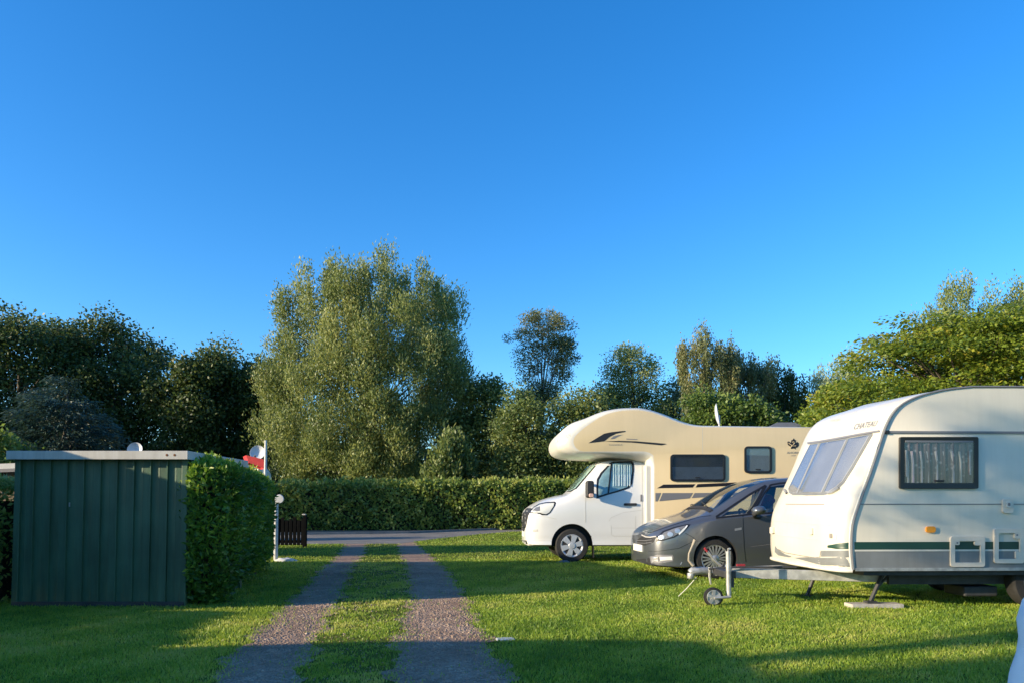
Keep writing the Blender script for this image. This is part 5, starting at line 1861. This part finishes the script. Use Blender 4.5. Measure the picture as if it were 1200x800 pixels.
a = at(311.5, 515.5, 15.0)
o = MB().tube([(a.x + .01, 15.0, 0), (a.x + .005, 15.0, 1.3), (a.x, 15.0, a.z)], [.034, .032, .026], 12).build('white_pole', M['white_post'], None, 40)
o.location = (0, 0, 0)
tag(o, 'tall white pole rising above the end of the cypress hedge beside the red canopy', 'pole')
b = ground(323, 657)
root = empty('marker_post', (b.x, b.y, 0))
tag(root, 'short white post with a round white disc at the foot of the lawn', 'post')
MB().tube([(0, 0, 0), (0, 0, 1.35)], .045, 10).build('post', M['white_post'], root, 40)
mb = MB(); dz = at(327.5, 584, b.y).z
mb.lathe([(0, -.015), (.085, -.014), (.095, 0), (.085, .014), (0, .015)], (.08, -.05, dz), 24)
mb.build('disc', M['white_post'], root, 40)
# rumpled white sheet by the foot of the post
bm = bmesh.new()
bmesh.ops.create_icosphere(bm, subdivisions=3, radius=1)
for v in bm.verts:
    c = v.co
    k = 1 + .22 * sin(c.x * 7 + 1) * sin(c.y * 6) + .12 * sin(c.x * 15 + c.z * 9)
    v.co = Vector((c.x * .22 * k, c.y * .16 * k, max(c.z, -.1) * .07 * k))
sm = bpy.data.meshes.new('plastic_sheet'); bm.to_mesh(sm); bm.free(); sm.materials.append(M['white_post'])
o = finish('plastic_sheet', sm, None, 180)
o.location = (ground(333, 658).x, ground(333, 658).y + .1, .01)
tag(o, 'crumpled white plastic sheet lying at the foot of the short white post', 'sheet')


def picket():
    d = 20.6
    xl, xr = at(324, 640, d).x, at(357, 640, d).x
    root = empty('picket_fence', ((xl + xr) / 2, d, 0))
    tag(root, 'dark wooden picket fence standing at the end of the left lawn', 'fence')
    hw = (xr - xl) / 2
    n = 7
    zt = at(340, 603, d).z
    for k in range(n):
        x = -hw + (k + .5) * 2 * hw / n
        MB().box(x - .048, x + .048, -.02, .0, .06, zt - .1 + .05 * sin(k * 2.1)).build('picket', M['dark_fence'], root, None, .01)
    MB().box(-hw, hw, .0, .04, .42, zt - .14).build('board', M['dark_fence'], root)
    MB().box(-hw, hw, .0, .04, .12, .2).build('rail', M['dark_fence'], root)
    for x in (-hw, hw):
        MB().box(x - .05, x + .05, -.04, .06, 0, zt).build('post', M['dark_fence'], root, None, .01)
    MB().box(hw - .07, hw + .03, -.06, .05, zt, zt + .035).build('post_cap', M['shed_roof'], root, None, .01)


picket()
# grey A frame (play frame) beyond the road hedge
d = 40.0
a, b1, b2 = at(552.6, 549.5, d), at(545.5, 568, d), at(556.5, 568, d)
root = empty('play_frame', (a.x, d, 0))
tag(root, 'grey metal A shaped frame poking above the long hedge', 'frame')
mb = MB()
for e_, yy in ((b1, 0), (b2, 0)):
    dr = (e_ - a); k = a.z / (a.z - e_.z)
    for y0, y1 in ((0, -.3), (2.2, 2.5)):
        mb.tube([(0, y0, a.z), (dr.x * k, y1, 0)], .055, 8)
mb.tube([(0, 0, a.z), (0, 2.2, a.z)], .05, 8)
mb.build('frame_pole', M['galv'], root, 40)
# hut roof beyond the motorhome
d = 24.0
a, b1, b2 = at(941, 488.5, d), at(921, 501, d), at(954, 500, d)
root = empty('hut', ((b1.x + b2.x) / 2, d, 0))
tag(root, 'hut with a low grey roof, just its ridge showing above the motorhome', 'hut')
bx = root.location.x
mb = MB()
z1 = b1.z - .9
hw = 2.6
mb.add([(-hw, 0, z1), (hw, 0, z1), (hw, 3, z1), (-hw, 3, z1), (a.x - bx - .3, 1.5, a.z), (a.x - bx + .3, 1.5, a.z)], [(0, 1, 5, 4), (1, 2, 5), (2, 3, 4, 5), (3, 0, 4), (3, 2, 1, 0)])
mb.build('roof', M['slate'], root)
MB().box(-hw + .25, hw - .25, .25, 2.75, 0, z1 - .003).build('wall', M['hut_wall'], root)

# ------------------------------------------------------------------ trees
gd = 'dark oaks at the left'
D1 = tree('oak_tree', 'leftmost dark oak, its lit top the highest of the dark trees', 'tree',
     [(-70, 385), (-35, 364), (-5, 356), (30, 360), (58, 358), (85, 370), (100, 395), (98, 450), (85, 500), (60, 535), (-60, 540)], 52, L_DARK, M['bark'], 120, 46000, 1.3, (.24, .15), trunk=.4, group=gd, edge=.62)
D2 = tree('oak_tree', 'dark oak second from the left edge, with a stray tuft on its top', 'tree',
     [(65, 392), (95, 374), (118, 376), (135, 370), (152, 372), (158, 384), (185, 396), (200, 415), (205, 460), (195, 510), (180, 545), (75, 545)], 54, L_DARK, M['bark'], 110, 40000, 1.25, (.24, .15), trunk=.38, group=gd, edge=.62)
D3 = tree('oak_tree', 'dark oak third from the left edge, behind the satellite dish of the shed', 'tree',
     [(172, 425), (190, 406), (212, 400), (228, 396), (240, 404), (262, 405), (278, 425), (280, 500), (262, 555), (180, 555)], 53, L_DARK, M['bark'], 100, 36000, 1.2, (.24, .15), trunk=.36, group=gd, edge=.62)
D4 = tree('oak_tree', 'dark oak next to the big willow, behind the white pole', 'tree',
     [(248, 425), (266, 406), (285, 408), (300, 402), (322, 408), (345, 425), (350, 500), (335, 560), (255, 560)], 55, L_DARK, M['bark'], 100, 36000, 1.2, (.24, .15), trunk=.36, group=gd, edge=.62)
tree('spruce_tree', 'dark blue green spruce standing in shade above the shed roof', 'tree',
     [(70, 437), (84, 447), (98, 462), (112, 478), (128, 505), (134, 530), (130, 555), (15, 555), (22, 510), (32, 480), (48, 455)], 30, L_CONIFER, M['bark'], 170, 30000, .6, (.18, .05), 'cone', .2, deep=.9)
tree('garden_bush', 'leafy green bush at the left edge above the white roof', 'bush',
     [(-25, 512), (-5, 500), (14, 503), (28, 518), (36, 545), (34, 570), (-25, 570)], 22, L_SHRUB, M['bark'], 40, 5000, .45, (.14, .08), trunk=.06)
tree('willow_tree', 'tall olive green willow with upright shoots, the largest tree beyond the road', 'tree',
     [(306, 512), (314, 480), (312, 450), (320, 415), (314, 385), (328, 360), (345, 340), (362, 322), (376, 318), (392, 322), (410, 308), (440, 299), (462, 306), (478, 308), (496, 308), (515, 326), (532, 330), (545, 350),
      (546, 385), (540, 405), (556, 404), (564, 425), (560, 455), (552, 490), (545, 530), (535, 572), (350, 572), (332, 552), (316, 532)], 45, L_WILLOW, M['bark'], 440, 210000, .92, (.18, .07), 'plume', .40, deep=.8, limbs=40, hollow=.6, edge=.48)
tree('hazel_tree', 'dark rounded tree in shade at the right flank of the willow', 'tree',
     [(535, 470), (550, 450), (572, 444), (590, 452), (600, 475), (606, 530), (600, 570), (535, 570)], 44, L_MID, M['bark'], 60, 16000, .85, (.19, .12), trunk=.22)
tree('garden_bush', 'small pale green pointed bush in front of the willow, left of the A frame', 'bush',
     [(532, 494), (540, 508), (550, 522), (560, 545), (562, 572), (494, 572), (498, 545), (510, 525), (522, 512)], 37.5, L_MID, M['bark'], 50, 7500, .55, (.22, .10), 'up', .09)
tree('birch_tree', 'slender open birch standing against the sky above the hazel bushes', 'tree',
     [(590, 395), (594, 380), (606, 382), (612, 368), (624, 371), (632, 359), (644, 366), (655, 364), (662, 378), (672, 384), (671, 400), (678, 416), (670, 430), (674, 446), (660, 458), (655, 478), (618, 480), (604, 462), (610, 440), (600, 425), (604, 410)], 50, L_BIRCH, M['bark_pale'], 120, 19000, .55, (.14, .075), 'ball', .13, limbs=50, deep=.7, hollow=.7, edge=.1)
tree('hazel_tree', 'bushy green tree left of the motorhome, below the slender birch', 'tree',
     [(585, 485), (596, 466), (612, 456), (630, 468), (642, 490), (646, 530), (642, 572), (582, 572)], 39, L_MID, M['bark'], 70, 20000, .75, (.16, .10), trunk=.16)
tree('hazel_tree', 'bushy green tree directly behind the front of the motorhome', 'tree',
     [(634, 490), (645, 466), (665, 456), (690, 460), (715, 464), (722, 500), (715, 572), (636, 572)], 39.5, L_MID, M['bark'], 80, 22000, .75, (.16, .10), trunk=.16)
tree('round_tree', 'grey green round headed tree above the motorhome bed', 'tree',
     [(694, 460), (704, 430), (716, 412), (732, 402), (752, 402), (768, 414), (780, 440), (788, 480), (785, 520), (695, 520)], 48, L_WILLOW, M['bark'], 110, 24000, .75, (.16, .08), 'ball', .22, hollow=.6)
tree('hazel_tree', 'low tree between the round headed tree and the drooping birches', 'tree',
     [(765, 470), (778, 445), (790, 440), (806, 448), (812, 480), (812, 530), (765, 530)], 50, L_BIRCH, M['bark'], 40, 5000, .7, (.22, .12), trunk=.15)
gb = 'drooping birches behind the motorhome'
tree('birch_tree', 'drooping birch with a spiky reddish tip, tallest behind the motorhome', 'tree',
     [(788, 415), (800, 404), (812, 398), (822, 384), (832, 380), (840, 395), (852, 398), (862, 420), (866, 455), (858, 510), (800, 510), (798, 460), (790, 430)], 42, L_BIRCH, M['bark_pale'], 130, 24000, .55, (.15, .07), 'droop', .18, group=gb, hollow=.5)
tree('birch_tree', 'drooping birch just above the middle of the motorhome roof', 'tree',
     [(845, 430), (858, 412), (872, 408), (884, 420), (898, 428), (908, 450), (910, 510), (848, 510)], 43, L_BIRCH, M['bark_pale'], 90, 18000, .55, (.15, .07), 'droop', .16, group=gb, hollow=.5)
tree('birch_tree', 'darker drooping birch above the leaf emblem of the motorhome', 'tree',
     [(890, 440), (902, 420), (912, 416), (922, 432), (936, 444), (946, 462), (950, 510), (892, 510)], 44, L_DARK, M['bark_pale'], 80, 16000, .55, (.15, .08), 'droop', .16, group=gb, hollow=.5)
tree('hornbeam_hedge', 'tall fresh green shrubs in sun behind the satellite dish of the motorhome', 'shrub',
     [(790, 495), (798, 470), (812, 448), (832, 445), (850, 462), (872, 466), (898, 474), (922, 482), (938, 496), (938, 540), (790, 540)], 33, L_SHRUB, M['bark'], 130, 24000, .45, (.15, .085), 'ball', .12, deep=.4)
tree('spruce_tree', 'small light green spruce tip beside the hut roof', 'tree',
     [(945, 462), (950, 475), (957, 488), (964, 505), (966, 530), (926, 530), (930, 505), (938, 482)], 27, L_BRIGHT, M['bark'], 60, 5000, .3, (.14, .05), 'cone', .06)
tree('willow_tree', 'pale wispy willow in the gap left of the yellowing tree', 'tree',
     [(950, 440), (962, 424), (978, 414), (996, 416), (1012, 430), (1020, 460), (1015, 510), (955, 510), (952, 470)], 44, L_PALE, M['bark'], 80, 8000, .7, (.22, .07), 'up', .18, hollow=.5)
tree('garden_bush', 'yellow green bush beyond the caravan front, under the wispy willow', 'bush',
     [(940, 490), (952, 466), (970, 452), (992, 446), (1014, 450), (1030, 470), (1034, 520), (940, 520)], 25, L_HORN, M['bark'], 70, 9500, .42, (.13, .07), trunk=.1)
tree('hornbeam_tree', 'spreading tree with yellowing layered leaves behind the caravan roof', 'tree',
     [(992, 455), (1006, 425), (1010, 404), (1028, 402), (1040, 388), (1056, 372), (1075, 374), (1100, 376), (1130, 366), (1160, 366), (1190, 358), (1230, 360), (1275, 385), (1310, 430), (1300, 500), (1040, 500), (1000, 485)],
     17, L_HORN, M['bark'], 190, 60000, .56, (.095, .055), 'layer', .2, limbs=60, deep=.7, hollow=.5, edge=.2)
tree('poplar_tree', 'feathery green poplar rising behind the yellowing tree', 'tree',
     [(1076, 390), (1082, 354), (1092, 350), (1098, 358), (1106, 334), (1118, 328), (1126, 334), (1140, 320), (1152, 332), (1162, 345), (1172, 334), (1182, 350), (1192, 356), (1200, 346), (1214, 365), (1222, 400), (1220, 470), (1078, 470)],
     38, L_WILLOW, M['bark'], 190, 34000, .65, (.15, .06), 'plume', .25, hollow=.6, edge=.25)


# a wood far behind everything, closing the horizon
def wood():
    Ps, Ds = [], []
    n = 60000
    x = rng.uniform(-95, 95, n)
    y = 72 + rng.uniform(-3, 3, n) + .0 * x
    top = 7.5 + 1.2 * np.sin(x * .21) + .8 * np.sin(x * .57 + 1) + .5 * np.sin(x * 1.3 + 2)
    z = rng.uniform(0, 1, n) ** .8 * top
    P = np.stack([x, y, z], 1)
    T = rand_dirs(n)
    Nn = rand_dirs(n)
    tint = .35 + .25 * np.sin(x * .9 + z) * np.sin(z * 1.3) + rng.normal(0, .18, n)
    o = leaf_object('distant_wood', P, T, Nn, rng.uniform(.5, .9, n), rng.uniform(.3, .5, n), tint, L_DARK)
    tag(o, 'belt of woodland closing the view behind the trees', 'wood', kind='stuff')


wood()

# ------------------------------------------------------------------ neighbours just outside the picture that throw the long evening shadows
def put(o, x, y, rz, label, group=None, cat=None):
    c = dup(o)
    c.location = (x, y, 0)
    c.rotation_euler = (0, 0, rz)
    c['label'] = label
    if group: c['group'] = group
    return c


put(CARAVAN, -6.45 - 4.95, .95, 0, 'touring caravan pitched left of the photographer')
put(CARAVAN, -6.95 - 4.95, 7.1, 0, 'touring caravan pitched left of the shed')
hedge('clipped_hedge', 'low unseen hedge added between the two left caravans to shade the lawn', [(-8.2, 3.2), (-7.0, 3.2), (-7.0, 6.8), (-8.2, 6.8)], (1.12, 1.12, 1.12, 1.12), L_HEDGE, M['twigs'], 22000, (.08, .04), rough=.05)  # unseen hedge added to cast the low shadow over the left lawn
for i, (src, x, y, rz) in enumerate(((D1, -50, 38, .4), (D2, -54, 44, 1.3), (D3, -47, 33, 2.2), (D4, -60, 50, .9), (D1, -66, 46, 2.0))):
    put(src, x, y, rz, ['dark oak in the row left of the pitches, nearest the shed', 'dark oak in the row left of the pitches, second back', 'dark oak standing foremost in the left row', 'dark oak farthest back in the left row', 'dark oak at the outer left of the row'][i])
# tree left behind the camera whose leaves dapple the caravan
tree('apple_tree', 'open crowned apple tree behind the left caravan, dappling the lawn', 'tree',
     [(-14.2, 6.1), (-13.2, 7.1), (-12.2, 7.9), (-11.0, 7.6), (-10.0, 6.8), (-9.6, 5.8), (-11, 5.3), (-13.4, 5.5)], .5, L_MID, M['bark'], 24, 6000, .55, (.14, .09), trunk=.16, limbs=30, deep=.5, plan=True)
hedge('shade_hedge', 'tall unseen hedge added behind the photographer on the left for its shade', [(-14, -6.5), (-12.4, -6.5), (-12.4, -.9), (-14, -.9)], (5.2, 5.2, 5.2, 5.2), L_CYPRESS, M['twigs'], 26000, (.16, .08), rough=.12)  # added out of view to shade the draped cover and the near lawn

# draped cover close by on the right
def cover():
    p = at(1189, 745, 2.6)
    root = empty('draped_cover', (p.x + .60, 2.75, 0))
    tag(root, 'pale blue white cloth cover at the right edge of the lawn', 'cover')
    ztop = at(1199, 700, 2.6).z
    prof = [(0.0, ztop + .06), (.15, ztop + .055), (.28, ztop + .04), (.36, ztop + .01), (.405, ztop - .05), (.425, ztop - .12), (.42, ztop - .19), (.43, ztop - .25), (.455, ztop - .32), (.47, .45), (.49, .2), (.50, .03)]
    mb = MB(); n = 72
    vs, fs = [], []
    for i, (r, z) in enumerate(prof):
        for k in range(n):
            a = 2 * pi * k / n
            f = 1 + (.035 * sin(a * 7 + z * 2) + .02 * sin(a * 13 + 1)) * min(1, i / 6)
            vs.append((r * f * cos(a), r * f * .8 * sin(a), z))
    for i in range(len(prof) - 1):
        for k in range(n): fs.append((i * n + k, i * n + (k + 1) % n, (i + 1) * n + (k + 1) % n, (i + 1) * n + k))
    mb.add(vs, fs)
    mb.build('cloth', M['fabric_white'], root, 80)
    MB().lathe([(0, 0), (.3, 0), (.3, ztop - .1), (0, ztop - .1)], (0, 0, .02), 16, 'z').build('frame', M['dark_steel'], root)


cover()
